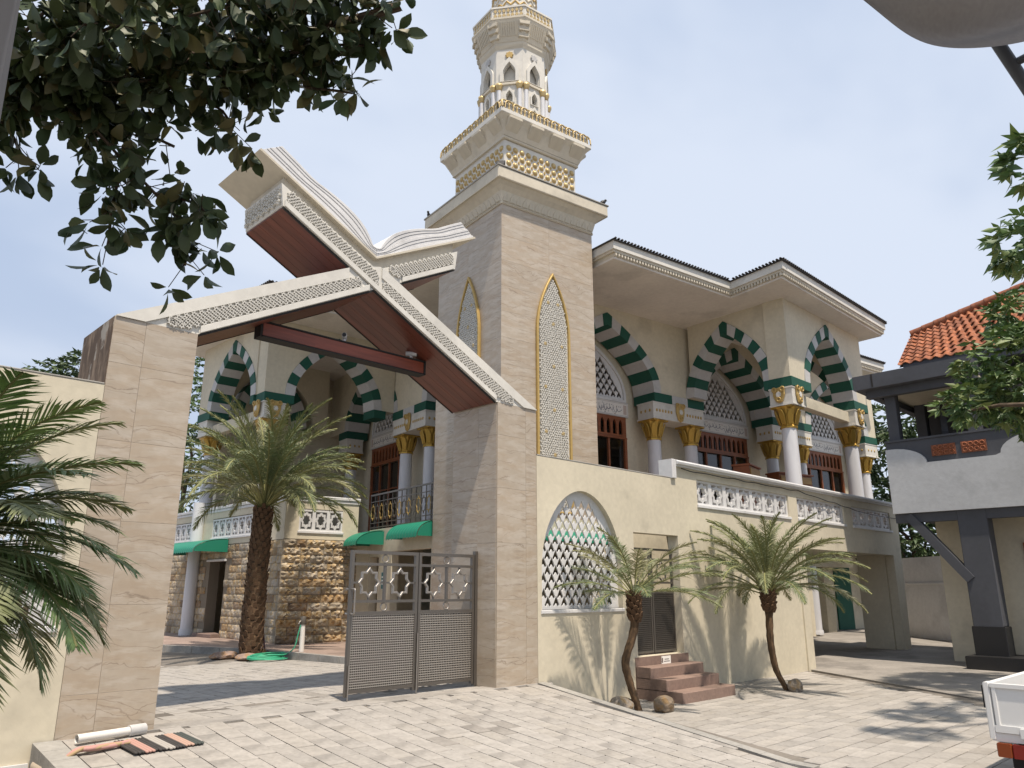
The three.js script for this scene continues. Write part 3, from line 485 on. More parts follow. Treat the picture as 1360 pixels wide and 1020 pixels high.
  { const l = [], d = ni(new THREE.ExtrudeGeometry(poly([[0, 0.045], [0.03, 0], [0, -0.045], [-0.03, 0]]), { depth: 0.018, bevelEnabled: false })); for (let f = 0; f < 4; f++) for (let r = 0; r < 4; r++) for (let i = 0; i < 10; i++) l.push(place(d, -hb + 0.225 + i * (2 * hb - 0.25) / 10, f, hb, 11.15 + r * 0.2)); const m = mesh('diamond_relief', l, M.goldPaint, blk); m.userData.kind = 'stuff'; }
  // square gallery
  const gal = part('gallery', mina), hg = 1.40;
  mesh('bed_mould', sq(hb + 0.06, 12.05, 12.12, 0.02), M.grc, gal);
  mesh('flare', [flare(hb + 0.06, hg - 0.10, 12.12, 12.44), flare(hg - 0.1, hg - 0.02, 12.44, 12.54)], M.grc, gal);
  for (let f = 0; f < 4; f++) for (let i = 0; i < 4; i++) { const s = -0.98 + i * 0.653; const m = mesh('bracket', ext(poly([[0, 0], [0.30, 0.30], [0.30, 0.36], [0, 0.36]]), -0.19, 0.19, 0.02).rotateY(-Math.PI / 2), M.grc, gal); m.position.set(CX, 12.15, CZ); m.rotation.y = f * Math.PI / 2; m.translateX(s); m.translateZ(hb + 0.03); }
  mesh('edge', sq(hg, 12.54, 12.66, 0.015), M.grcWhite, gal);
  const crest = (() => { const pts = []; for (let i = 0; i <= 8; i++) { const a = Math.PI * i / 8; pts.push([0.11 * Math.cos(a), 0.12 + 0.10 * Math.sin(a), 0]); } return tube([[0.125, 0, 0], ...pts, [-0.125, 0, 0]], 0.019, 5, 18); })();
  for (let f = 0; f < 4; f++) for (let i = 0; i < 23; i++) { const s = -hg + 0.12 + i * (2 * hg - 0.24) / 22; const m = mesh('crest_loop', crest, M.goldPale, gal); m.position.set(CX, 12.66, CZ); m.rotation.y = f * Math.PI / 2; m.translateX(s); m.translateZ(hg - 0.03 + (i % 2 ? 0.012 : 0)); }
  mesh('crest_backing', [0, 1, 2, 3].map(f => bx(-hg + 0.1, hg - 0.1, 12.66, 12.84, -0.008, 0.008).translate(0, 0, hg - 0.07).rotateY(f * Math.PI / 2).translate(CX, 0, CZ)), M.grcWhite, gal);
  // octagonal stage
  const oct = (r0, r1, y0, y1) => { const g = ni(new THREE.CylinderGeometry(r1, r0, y1 - y0, 8, 1).rotateY(Math.PI / 8).translate(CX, (y0 + y1) / 2, CZ)); g.computeVertexNormals(); return muv(g); };
  const st = part('octagonal_stage', mina), ro = 0.90, ap = ro * Math.cos(Math.PI / 8);
  mesh('drum', oct(ro - 0.165, ro - 0.165, 12.66, 15.2), M.grcWhite, st);
  const onFace = (m, k, y, z) => { m.position.set(CX, y, CZ); m.rotation.y = k * Math.PI / 4; m.translateZ(z); return m; };
  for (let k = 0; k < 8; k++) {
    const plate = poly([[-0.343, 12.66], [0.343, 12.66], [0.343, 15.2], [-0.343, 15.2]]); const cut = (w, y0, ys, ya) => plate.holes.push(poly(archPts(w, y0, ys, ya, 0, 8, 1.4).reverse(), THREE.Path)); cut(0.15, 14.14, 14.44, 14.70); cut(0.08, 13.54, 13.74, 13.88); cut(0.08, 13.06, 13.26, 13.40);
    onFace(mesh('wall_panel', ext(plate, -0.10, 0), M.grcWhite, st), k, 0, ap);
    const hood = poly(archPts(0.245, 14.14, 14.48, 14.86, 0, 8, 1.4)); hood.holes.push(poly(archPts(0.16, 14.15, 14.45, 14.72, 0, 8, 1.4).reverse(), THREE.Path)); onFace(mesh('niche_hood', ext(hood, 0.001, 0.05), M.grcWhite, st), k, 0, ap);
    for (const y of [13.54, 13.06]) { const n2 = poly(archPts(0.13, y, y + 0.22, y + 0.44, 0, 6, 1.4)); n2.holes.push(poly(archPts(0.085, y + 0.01, y + 0.21, y + 0.35, 0, 6, 1.4).reverse(), THREE.Path)); onFace(mesh('niche_hood', ext(n2, 0.001, 0.035), M.grcWhite, st), k, 0, ap); }
    onFace(mesh('sill', bx(-0.36, 0.36, 14.05, 14.11, -0.01, 0.05), M.grc, st), k, 0, ap);
    onFace(mesh('rosette', ext(poly(star8(0.11)), 0, 0.04, 0.01), k % 2 ? M.goldPaint : M.stripe, st), k, 14.93, ap);
    for (const sx of [-1, 1]) {
      const c = part('colonnette', st); c.position.set(CX, 0, CZ); c.rotation.y = k * Math.PI / 4 + Math.PI / 8; c.translateZ(ro - 0.01); c.translateX(sx * 0.085);
      mesh('column_shaft', cyl(0.058, 0.055, 12.7, 13.9, 12), M.column, c); mesh('capital', lathe([[0, 13.89], [0.06, 13.89], [0.065, 13.93], [0.095, 14.01], [0.10, 14.06], [0, 14.06]], 10), M.goldPale, c);
    }
  }
  const g2 = part('upper_gallery', mina);
  mesh('flare', [oct(ro, ro + 0.05, 15.12, 15.22), oct(ro + 0.05, ro + 0.06, 15.22, 15.30), oct(ro + 0.07, ro + 0.26, 15.30, 15.86), oct(ro + 0.27, ro + 0.27, 15.86, 15.92)], M.grc, g2);
  for (let k = 0; k < 8; k++) for (let q = 0; q < 3; q++) { const m = mesh('stalactite', ext(poly([[-0.13, 0], [0.13, 0], [0.15, 0.11], [-0.15, 0.11]]), 0, 0.07, 0.01), M.grc, g2); m.position.set(CX, 15.36 + q * 0.155, CZ); m.rotation.y = k * Math.PI / 4 + Math.PI / 8; m.translateZ(ro + 0.05 + q * 0.055); }
  { const l = [], d = new THREE.BoxGeometry(0.03, 0.36, 0.03); for (let k = 0; k < 8; k++) for (let i = -3; i <= 3; i++) { const g = d.clone(); g.rotateX(0.33); g.translate(i * 0.06, 15.60, ap + 0.165); g.rotateY(k * Math.PI / 4); g.translate(CX, 0, CZ); l.push(g); } const m = mesh('flute', l, M.grc, g2); m.userData.kind = 'stuff'; }
  mesh('balcony_wall', oct(ro + 0.22, ro + 0.22, 15.92, 16.20), M.grcWhite, g2);
  { const l = []; const r2 = (ro + 0.22) * Math.cos(Math.PI / 8); for (let k = 0; k < 8; k++) for (let i = -3; i <= 3; i++) for (let q = 0; q < 2; q++) { const g = ni(new THREE.ExtrudeGeometry(poly([[0, 0.065], [0.045, 0], [0, -0.065], [-0.045, 0]]), { depth: 0.02, bevelEnabled: false })); g.translate(i * 0.112 + q * 0.0, 15.99 + q * 0.135, r2); g.rotateY(k * Math.PI / 4); g.translate(CX, 0, CZ); l.push(g); } const m = mesh('lozenge_row', l, M.goldPale, g2); m.userData.kind = 'stuff'; }
  mesh('coping', oct(ro + 0.25, ro + 0.25, 16.20, 16.25), M.grcWhite, g2);
  // zigzag shaft and its dome above the picture
  const up = part('upper_shaft', mina);
  mesh('round_shaft', cyl(0.60, 0.58, 16.24, 21, 32, CX, CZ), M.grcWhite, up);
  for (let q = 0; q < 11; q++) { const pts = []; for (let i = 0; i <= 32; i++) { const a = i / 32 * Math.PI * 2; pts.push([CX + 0.60 * Math.cos(a), 16.42 + q * 0.17 + (i % 2 ? 0.06 : -0.06), CZ + 0.60 * Math.sin(a)]); } const c = new THREE.CurvePath(); for (let i = 0; i < 32; i++) c.add(new THREE.LineCurve3(new THREE.Vector3(...pts[i]), new THREE.Vector3(...pts[i + 1]))); mesh('zigzag_band', new THREE.TubeGeometry(c, 96, 0.026, 5, false), q % 2 ? M.grc : M.goldPaint, up); }
  mesh('dome', lathe([[0.72, 21], [0.74, 21.15], [0.66, 21.6], [0.40, 22.2], [0.12, 22.7], [0.05, 23.2], [0, 23.8]], 24).translate(CX, 0, CZ), M.gold, up);
}
// floodlights and small birds on the ledges
function floodlight(a, y, b, rot, label) { const p = W2(a, b); const g = thing('floodlight', label, 'floodlight', [p[0], y, p[1]], MROT + rot, 'floodlights on the minaret ledges'); mesh('lamp_housing', cbx(-0.10, 0.10, 0.07, 0.21, -0.035, 0.035, 0.01).rotateX(-0.35), M.black, g); mesh('bracket', [bx(-0.11, -0.10, 0, 0.16, -0.01, 0.01), bx(0.10, 0.11, 0, 0.16, -0.01, 0.01), bx(-0.10, 0.10, 0, 0.012, -0.01, 0.01)], M.black, g); }
floodlight(0.02 - 0.16, 10.935, -0.16 + 0.0, -0.78, 'black floodlight on the corner of the minaret cornice below the gold studs');
floodlight(0.04, 12.66, 0.05, -0.78, 'black floodlight at the corner of the golden crest railing');
function bird(a, y, b, rot, label) { const p = W2(a, b); const g = thing('bird', label, 'bird', [p[0], y, p[1]], rot, 'small dark birds on the cornice'); const body = new THREE.SphereGeometry(0.06, 10, 8).scale(0.8, 0.9, 1.5).rotateX(-0.5).translate(0, 0.10, 0), head = new THREE.SphereGeometry(0.034, 8, 6).translate(0, 0.165, 0.075), beak = new THREE.ConeGeometry(0.01, 0.035, 6).rotateX(Math.PI / 2).translate(0, 0.162, 0.12), tail = new THREE.BoxGeometry(0.035, 0.008, 0.11).rotateX(-0.5).translate(0, 0.045, -0.12), legs = [cyl(0.005, 0.005, 0, 0.06, 5, 0.02, 0), cyl(0.005, 0.005, 0, 0.06, 5, -0.02, 0)]; mesh('plumage', mg([body, head, tail]), M.black, g); mesh('beak', beak, M.darkSteel, g); for (const l of legs) mesh('leg', l, M.darkSteel, g); }
bird(2.95, 10.935, -0.2, 1.2, 'dark bird perched at the street corner of the minaret cornice'); bird(-0.2, 10.935, 2.95, -1.0, 'dark bird perched above the white book at the cornice end');
// ---------------------------------------------------------------- mosque
const mosque = thing('mosque', 'cream two storey mosque with green and white striped pointed arches and gold capitals', 'mosque', [T0[0], 0, T0[1]], MROT);
mosque.updateMatrixWorld(true);
// child group whose x runs from P0 to P1 (world plan points), z points outwards
function lineGroup(name, parent, P0, P1) {
  const d = new THREE.Vector3(P1[0] - P0[0], 0, P1[1] - P0[1]).normalize(), up = new THREE.Vector3(0, 1, 0), n = d.clone().cross(up);
  const m = new THREE.Matrix4().makeBasis(d, up, n).setPosition(P0[0], 0, P0[1]); parent.updateMatrixWorld(true);
  m.premultiply(parent.matrixWorld.clone().invert()); const g = part(name, parent); m.decompose(g.position, g.quaternion, g.scale); g.scale.set(1, 1, 1); return g;
}
function worldPart(name, parent) { return lineGroup(name, parent, [0, 0], [1, 0]); }
const len = (a, b) => Math.hypot(b[0] - a[0], b[1] - a[1]);
const SOF = 9.39, SPR = 7.19, APX = 8.88, RING = 0.30;
const inner = (hw, t) => hw * (1 - Math.pow(t, 2.1));
function archCurve(hw, t, o) { // t in -1..1, 0 = apex; o = 0 inner, 1 outer
  const q = 1 - Math.abs(t), h = hw + RING * o, rise = (APX - SPR) + 0.36 * o; return [Math.sign(t || 1) * h * (1 - Math.pow(q, 2.1)), SPR + rise * q];
}
function arch(P0, P1, c, hw, depth) {
  const g = lineGroup('striped_arch', mosque, P0, P1), n = 15;
  // equal arc steps along the middle line
  const S = [], N = 120; let L = 0, pr = null; for (let i = 0; i <= N; i++) { const t = -1 + 2 * i / N, p = archCurve(hw, t, 0.5); if (pr) L += Math.hypot(p[0] - pr[0], p[1] - pr[1]); S.push([L, t]); pr = p; }
  const at = l => { for (let i = 1; i <= N; i++) if (S[i][0] >= l) { const k = (l - S[i - 1][0]) / (S[i][0] - S[i - 1][0]); return mix(S[i - 1][1], S[i][1], k); } return 1; };
  for (let k = 0; k < n; k++) {
    const a = at(L * k / n + 0.002), b = at(L * (k + 1) / n - 0.002), I = [], O = []; const m = 6;
    for (let i = 0; i <= m; i++) { const t = mix(a, b, i / m); I.push(archCurve(hw, t, 0)); O.push(archCurve(hw, t, 0.985)); }
    if (k === 7) { I.splice(3, 1, [0, APX]); O.splice(3, 1, archCurve(hw, 0, 0.985)); }
    const pts = [...I, ...O.reverse()].map(p => [c + p[0], p[1]]);
    mesh('voussoir', ext(poly(pts.reverse()), -depth, k % 2 ? 0.030 : 0.024), k % 2 ? M.green : M.stripe, g);
  }
  return g;
}
function arcadeWall(P0, P1, arches, T, s0, s1) { // wall above the springing with notches for the arches
  const g = lineGroup('arcade_wall', mosque, P0, P1); const pts = [[s0, SPR], [s0, SOF], [s1, SOF], [s1, SPR]];
  for (const [c, hw] of [...arches].sort((a, b) => b[0] - a[0])) for (let i = 0; i <= 28; i++) { const p = archCurve(hw, 1 - 2 * i / 28, 1); pts.push([c + p[0], p[1]]); }
  mesh('wall_face', ext(poly(pts.reverse()), -T, 0), M.cream, g); return g;
}
function band(P0, P1, s0, s1, T, mt = M.green) { const g = lineGroup('pier_band', mosque, P0, P1); mesh('band', cbx(s0, s1, 6.93, SPR - 0.002, -T, 0.034, 0.006), mt, g); }
const studB = new THREE.SphereGeometry(0.038, 8, 5).scale(1, 1.25, 0.5);
function entab(P0, P1, s0, s1, T, studsAt, ends) {
  const g = lineGroup('entablature', mosque, P0, P1);
  mesh('block', cbx(s0, s1, 6.44, 6.928, -T, 0.01, 0.01), M.grcWhite, g);
  mesh('moulding', cbx(s0 - 0.03, s1 + 0.03, 6.43, 6.47, -T - 0.02, 0.03, 0.006), M.grcWhite, g); mesh('moulding', cbx(s0 - 0.02, s1 + 0.02, 6.885, 6.926, -T - 0.01, 0.024, 0.006), M.grcWhite, g);
  for (const s of studsAt) { const m = mesh('gold_stud', studB, M.goldPaint, g); m.position.set(s, 6.68, 0.014); }
  for (const [s, dir] of ends || []) for (const z of [-0.13, -0.30, -0.47]) { const m = mesh('gold_stud', studB, M.goldPaint, g); m.position.set(s, 6.68, z); m.rotation.y = dir * Math.PI / 2; }
  return g;
}
const FLOOR = 3.2;
function column(x, z, y0 = FLOOR) {
  const g = lineGroup('column', mosque, [x, z], [x + 0.995, z + 0.1]);
  mesh('column_shaft', lathe([[0.225, y0], [0.225, y0 + 0.10], [0.205, y0 + 0.14], [0.205, y0 + 0.2], [0.20, 5.0], [0.188, 5.86]], 28), M.column, g);
  const cap = [lathe([[0.19, 5.85], [0.225, 5.855], [0.23, 5.90], [0.205, 5.925], [0.215, 6.02], [0.245, 6.18], [0.31, 6.36], [0.36, 6.41]], 8).rotateY(Math.PI / 8)];
  mesh('capital', cap.map(q => { const w = ni(q); w.computeVertexNormals(); return w; }), M.gold, g);
  for (let k = 0; k < 8; k++) { const lf = ext(poly([[-0.06, 0], [0.06, 0], [0.085, 0.24], [0.05, 0.38], [0, 0.42], [-0.05, 0.38], [-0.085, 0.24]]), 0, 0.03, 0.01); lf.rotateX(0.30); const m = mesh('acanthus_leaf', lf, M.gold, g); m.rotation.y = k * Math.PI / 4; m.position.y = 5.95; m.translateZ(0.20); }
  mesh('abacus', cbx(-0.31, 0.31, 6.385, 6.43, -0.31, 0.31, 0.008), M.gold, g);
  return g;
}
function emblem(P0, P1, s, y0 = 6.5, y1 = 6.98) { // scrolled gold cartouche
  const g = lineGroup('cartouche', mosque, P0, P1), c = (y0 + y1) / 2, h = (y1 - y0) / 2;
  mesh('shield', ext(poly([[s - 0.16, c + h], [s + 0.16, c + h], [s + 0.17, c], [s + 0.10, c - h * 0.8], [s, c - h], [s - 0.10, c - h * 0.8], [s - 0.17, c]]), 0.02, 0.075, 0.015), M.goldPaint, g);
  mesh('inset', ext(poly(star8(0.085, s, c + 0.02)), 0.074, 0.09, 0.004), M.grcWhite, g);
  for (const [dx, dy, r] of [[-0.12, h * 0.75, 0.055], [0.12, h * 0.75, 0.055], [0, -h * 0.55, 0.05]]) { const m = mesh('scroll', new THREE.TorusGeometry(r, 0.02, 6, 14), M.goldPaint, g); m.position.set(s + dx, c + dy, 0.085); }
}
// calligraphy strip: flowing pen strokes on a pale ground
const tCall = (() => {
  const cv = document.createElement('canvas'); cv.width = 1024; cv.height = 128; const c = cv.getContext('2d'); c.fillStyle = '#d9d6d0'; c.fillRect(0, 0, 1024, 128); const r = rng(5);
  c.strokeStyle = '#8a8a90'; c.lineWidth = 3; c.strokeRect(10, 8, 1004, 112); c.fillStyle = '#b9aaa0'; c.fillRect(22, 20, 44, 88); c.fillRect(958, 20, 44, 88);
  c.strokeStyle = '#6d6e76'; c.lineCap = 'round'; let x = 940;
  while (x > 100) { const w = 30 + r() * 60, y = 70 + (r() - 0.5) * 24; c.lineWidth = 4 + r() * 5; c.beginPath(); c.moveTo(x, y - 18 * r()); c.bezierCurveTo(x - w * 0.3, y + 34 * r(), x - w * 0.7, y + 30, x - w, y - 12 * r()); c.stroke(); if (r() < 0.6) { c.lineWidth = 5; c.beginPath(); c.moveTo(x - w * 0.2, 28 + r() * 10); c.lineTo(x - w * 0.25 - 6 * r(), y + 6); c.stroke(); } if (r() < 0.7) { c.fillStyle = r() < 0.3 ? '#8f6f55' : '#6d6e76'; for (let k = 0; k < 1 + r() * 2; k++) { c.save(); c.translate(x - w * (0.3 + 0.3 * k), y + (r() < 0.5 ? 32 : -34)); c.rotate(0.8); c.fillRect(-4, -4, 8, 8); c.restore(); } } x -= w * (0.72 + r() * 0.3); }
  const t = new THREE.CanvasTexture(cv); t.colorSpace = THREE.SRGBColorSpace; return t;
})();
M.call = new THREE.MeshStandardMaterial({ map: tCall, roughness: 0.7 });
function windowBay(P0, P1, c, hw = 1.42, open = false) { // joinery set into the back wall
  const g = lineGroup('window', mosque, P0, P1);
  const fr = poly(archPts(hw, 6.97, 7.12, 8.70, c, 14, 2.1)); fr.holes.push(poly(archPts(hw - 0.09, 7.05, 7.14, 8.58, c, 14, 2.1).reverse(), THREE.Path)); mesh('window_arch', ext(fr, -0.06, 0.03, 0.01), M.white, g);
  mesh('lattice_screen', ext(lattice(hw - 0.10, 7.06, 7.14, 8.57, 0.235, 0.155, 0.04), -0.05, -0.015).translate(c, 0, 0), M.white, g);
  { const p = new THREE.BoxGeometry(2 * hw + 0.1, 0.40, 0.03).translate(c, 6.755, 0.01); mesh('calligraphy_panel', p, M.call, g); }
  mesh('panel_rim', [bx(c - hw - 0.05, c + hw + 0.05, 6.535, 6.556, -0.02, 0.04), bx(c - hw - 0.05, c + hw + 0.05, 6.956, 6.975, -0.02, 0.04)], M.stripe, g);
  // timber: head with a row of arched slots, mullions, glass
  const b = hw - 0.03, n = 11, s = rect(c - b, c + b, 5.93, 6.532); for (let i = 0; i < n; i++) { const x = c - b + 0.10 + (i + 0.5) * (2 * b - 0.2) / n, w = (2 * b - 0.2) / n * 0.30; s.holes.push(poly([...archPts(w, 6.02, 6.30, 6.46, x, 5, 1.8)].reverse(), THREE.Path)); }
  mesh('head_screen', ext(s, -0.05, 0.0), M.teak, g);
  mesh('window_frame', [bx(c - b, c - b + 0.09, FLOOR, 5.928, -0.05, 0.02), bx(c + b - 0.09, c + b, FLOOR, 5.928, -0.05, 0.02), bx(c - b, c + b, 5.885, 5.935, 0.001, 0.035)], M.teak, g);
  for (let i = 1; i < 4; i++) mesh('mullion', bx(c - b + i * b / 2 - 0.03, c - b + i * b / 2 + 0.03, FLOOR, 5.884, -0.05, 0.012), M.teak, g);
  for (const y of [4.05, 5.0]) for (let i = 0; i < 4; i++) mesh('glazing_bar', bx(c - b + i * b / 2 + (i ? 0.031 : 0.091), c - b + (i + 1) * b / 2 - (i < 3 ? 0.031 : 0.091), y - 0.02, y + 0.02, -0.04, 0.004), M.teak, g);
  for (let i = 0; i < 4; i++) mesh('pane', bx(c - b + i * b / 2 + 0.03, c - b + (i + 1) * b / 2 - 0.03, FLOOR, 5.88, -0.075, -0.06), M.glass, g);
  mesh('pane', bx(c - b, c + b, 5.935, 6.53, -0.10, -0.09), M.glass, g);
}
function backWall(P0, P1, bays, s0, s1) { // cream wall behind the arcade with window holes
  const g = lineGroup('hall_wall', mosque, P0, P1), s = rect(s0, s1, FLOOR, SOF);
  for (const [c, hw = 1.42] of bays) { s.holes.push(poly(archPts(hw - 0.02, 7.0, 7.14, 8.66, c, 14, 2.1).reverse(), THREE.Path)); s.holes.push(poly([[c - hw + 0.03, FLOOR + 0.001], [c - hw + 0.03, 6.53], [c + hw - 0.03, 6.53], [c + hw - 0.03, FLOOR + 0.001]], THREE.Path)); }
  mesh('wall_face', ext(s, -0.25, -0.062), M.cream, g);
}
// --- street front
{
  const P0 = W2(0, 1.98), P1 = W2(1, 1.98), Q0 = W2(0, 2.80), Q1 = W2(1, 2.80), T = 0.80;
  arcadeWall(P0, P1, [[5.02, 1.73], [10.56, 1.68], [16.1, 1.68]], T, 2.76, 18.6);
  arch(P0, P1, 5.02, 1.73, T + 0.01); arch(P0, P1, 10.56, 1.68, T + 0.01); arch(P0, P1, 16.1, 1.68, T + 0.01);
  for (const [a, b, c, d] of [[6.75, 7.48, 8.15, 8.88], [12.24, 12.95, 13.6, 14.42]]) { band(P0, P1, a, b, T); band(P0, P1, b + 0.004, c - 0.004, T, M.stripe); band(P0, P1, c, d, T); }
  band(P0, P1, 17.78, 18.6, T); band(P0, P1, 2.8, 3.29, T);
  for (const a of [6.70, 12.22]) {
    const st = []; for (let i = 0; i < 6; i++) { st.push(a + 0.14 + i * 0.12); st.push(a + 2.16 - 0.14 - i * 0.12); }
    entab(P0, P1, a, a + 2.16, 0.62, st, [[a - 0.006, -1], [a + 2.166, 1]]); emblem(P0, P1, a + 1.08, 6.42, 6.98);
    for (const da of [0.30, 1.86]) { const p = W2(a + da, 2.29); column(p[0], p[1]); }
  }
  { const a = 17.76; entab(P0, P1, a, a + 0.84, 0.62, [a + 0.2, a + 0.4, a + 0.6], [[a - 0.006, -1]]); const p = W2(a + 0.3, 2.29); column(p[0], p[1]); }
  backWall(Q0, Q1, [[5.02], [10.56], [16.1]], 2.76, 18.6);
  for (const c of [5.02, 10.56, 16.1]) windowBay(Q0, Q1, c);
}
// --- courtyard side (facing the gate)
{
  const P0 = W2(2.0, 14.6), P1 = W2(2.0, 13.6), Q0 = W2(2.80, 14.6), Q1 = W2(2.80, 13.6), T = 0.78, S = b => 14.6 - b;
  arcadeWall(P0, P1, [[S(10.55), 1.72], [S(5.0), 1.66]], T, 0.0, S(2.76));
  arch(P0, P1, S(10.55), 1.72, T + 0.01); arch(P0, P1, S(5.0), 1.66, T + 0.01);
  band(P0, P1, S(8.80), S(8.1), T); band(P0, P1, S(8.096), S(7.40), T, M.stripe); band(P0, P1, S(7.396), S(6.68), T); band(P0, P1, S(13.0), S(12.30), T);
  const a = S(8.78), st = []; for (let i = 0; i < 6; i++) { st.push(a + 0.14 + i * 0.12); st.push(a + 2.06 - 0.14 - i * 0.12); }
  entab(P0, P1, a, a + 2.06, 0.62, st, [[a - 0.006, -1], [a + 2.066, 1]]); emblem(P0, P1, a + 1.03, 6.42, 6.98);
  for (const b of [6.98, 8.5]) { const p = W2(2.34, b); column(p[0], p[1]); }
  entab(P0, P1, S(13.0), S(12.33), 0.62, [], [[S(12.324), 1]]); { const p = W2(2.34, 12.65); column(p[0], p[1]); }
  backWall(Q0, Q1, [[S(10.55)], [S(5.0)]], 0, S(2.76)); windowBay(Q0, Q1, S(10.55)); windowBay(Q0, Q1, S(5.0));
}
// --- street porch
{
  const A = [18.76, -8.75], B = [23.69, -8.72], C0 = [18.99, -11.94], T = 0.60, L = len(C0, A), LB = len(A, B);
  arcadeWall(A, B, [[2.54, 1.40]], T, 0, LB); arch(A, B, 2.54, 1.40, T + 0.01); band(A, B, 0, 1.14, T); band(A, B, 3.94, LB, T);
  arcadeWall(C0, A, [[1.28, 1.14]], T, 0.02, L - T - 0.002); arch(C0, A, 1.28, 1.14, T + 0.01); band(C0, A, 2.42, L - T - 0.002, T);
  const D = [23.69, -12.2]; arcadeWall(B, D, [[1.9, 1.2]], T, T + 0.002, 3.4); arch(B, D, 1.9, 1.2, T + 0.01);
  entab(A, B, 0.02, 0.66, 0.64, []); emblem(A, B, 0.34, 6.46, 6.95); emblem(C0, A, L - 0.34, 6.50, 6.92);
  entab(A, B, 3.96, 4.60, 0.64, []); emblem(A, B, 4.28, 6.46, 6.95);
  { const g = lineGroup('tie_beam', mosque, A, B); mesh('beam', cbx(0.67, 3.955, 6.55, 6.86, -0.42, -0.18, 0.01), M.cream, g); }
  column(19.10, -9.08); column(23.02, -9.06);
}
// --- courtyard porch
{
  const A = [9.56, -19.94], B = [13.88, -19.69], C0 = [9.55, -24.45], T = 0.60, L = len(C0, A);
  arcadeWall(A, B, [[2.23, 1.32]], T, 0, 4.3); arch(A, B, 2.23, 1.32, T + 0.01); band(A, B, 0, 0.90, T); band(A, B, 3.56, 4.0, T);
  arcadeWall(C0, A, [[2.31, 1.37]], T, 0, L - T - 0.002); arch(C0, A, 2.31, 1.37, T + 0.01); band(C0, A, 3.69, L - T - 0.002, T); band(C0, A, 0, 0.93, T);
  { const D = [12.5, -24.45], E = [9.56 + 0.6, -24.45]; const g = lineGroup('arcade_wall', mosque, [13.9, -24.3], [9.56, -24.45]); mesh('wall_face', ext(poly([[0, SPR], [0, SOF], [4.3, SOF], [4.3, SPR], [3.4, SPR], ...[0, 1, 2, 3, 4, 5, 6, 7, 8].map(i => { const p = archCurve(1.3, 1 - i / 4, 1); return [2.1 + p[0], p[1]]; }), [0.8, SPR]]), -0.5, 0), M.cream, g); arch([13.9, -24.3], [9.56, -24.45], 2.1, 1.0, 0.5); }
  entab(A, B, 0.02, 0.66, 0.64, []); emblem(A, B, 0.34, 6.46, 6.95); emblem(C0, A, L - 0.30, 6.46, 6.95); entab(C0, A, 0.10, 0.74, 0.64, [0.42], []);
  { const g = lineGroup('tie_beam', mosque, C0, A); mesh('beam', cbx(0.75, L - 0.67, 6.45, 6.78, -0.42, -0.18, 0.01), M.cream, g); }
  column(9.90, -20.27); column(9.90, -24.05);
  { // hall wall at the back of the porch
    const g = worldPart('porch_wall', mosque); mesh('wall_face', [bx(10.5, 15.7, FLOOR, SOF, -24.95, -24.75)], M.cream, g); }
}
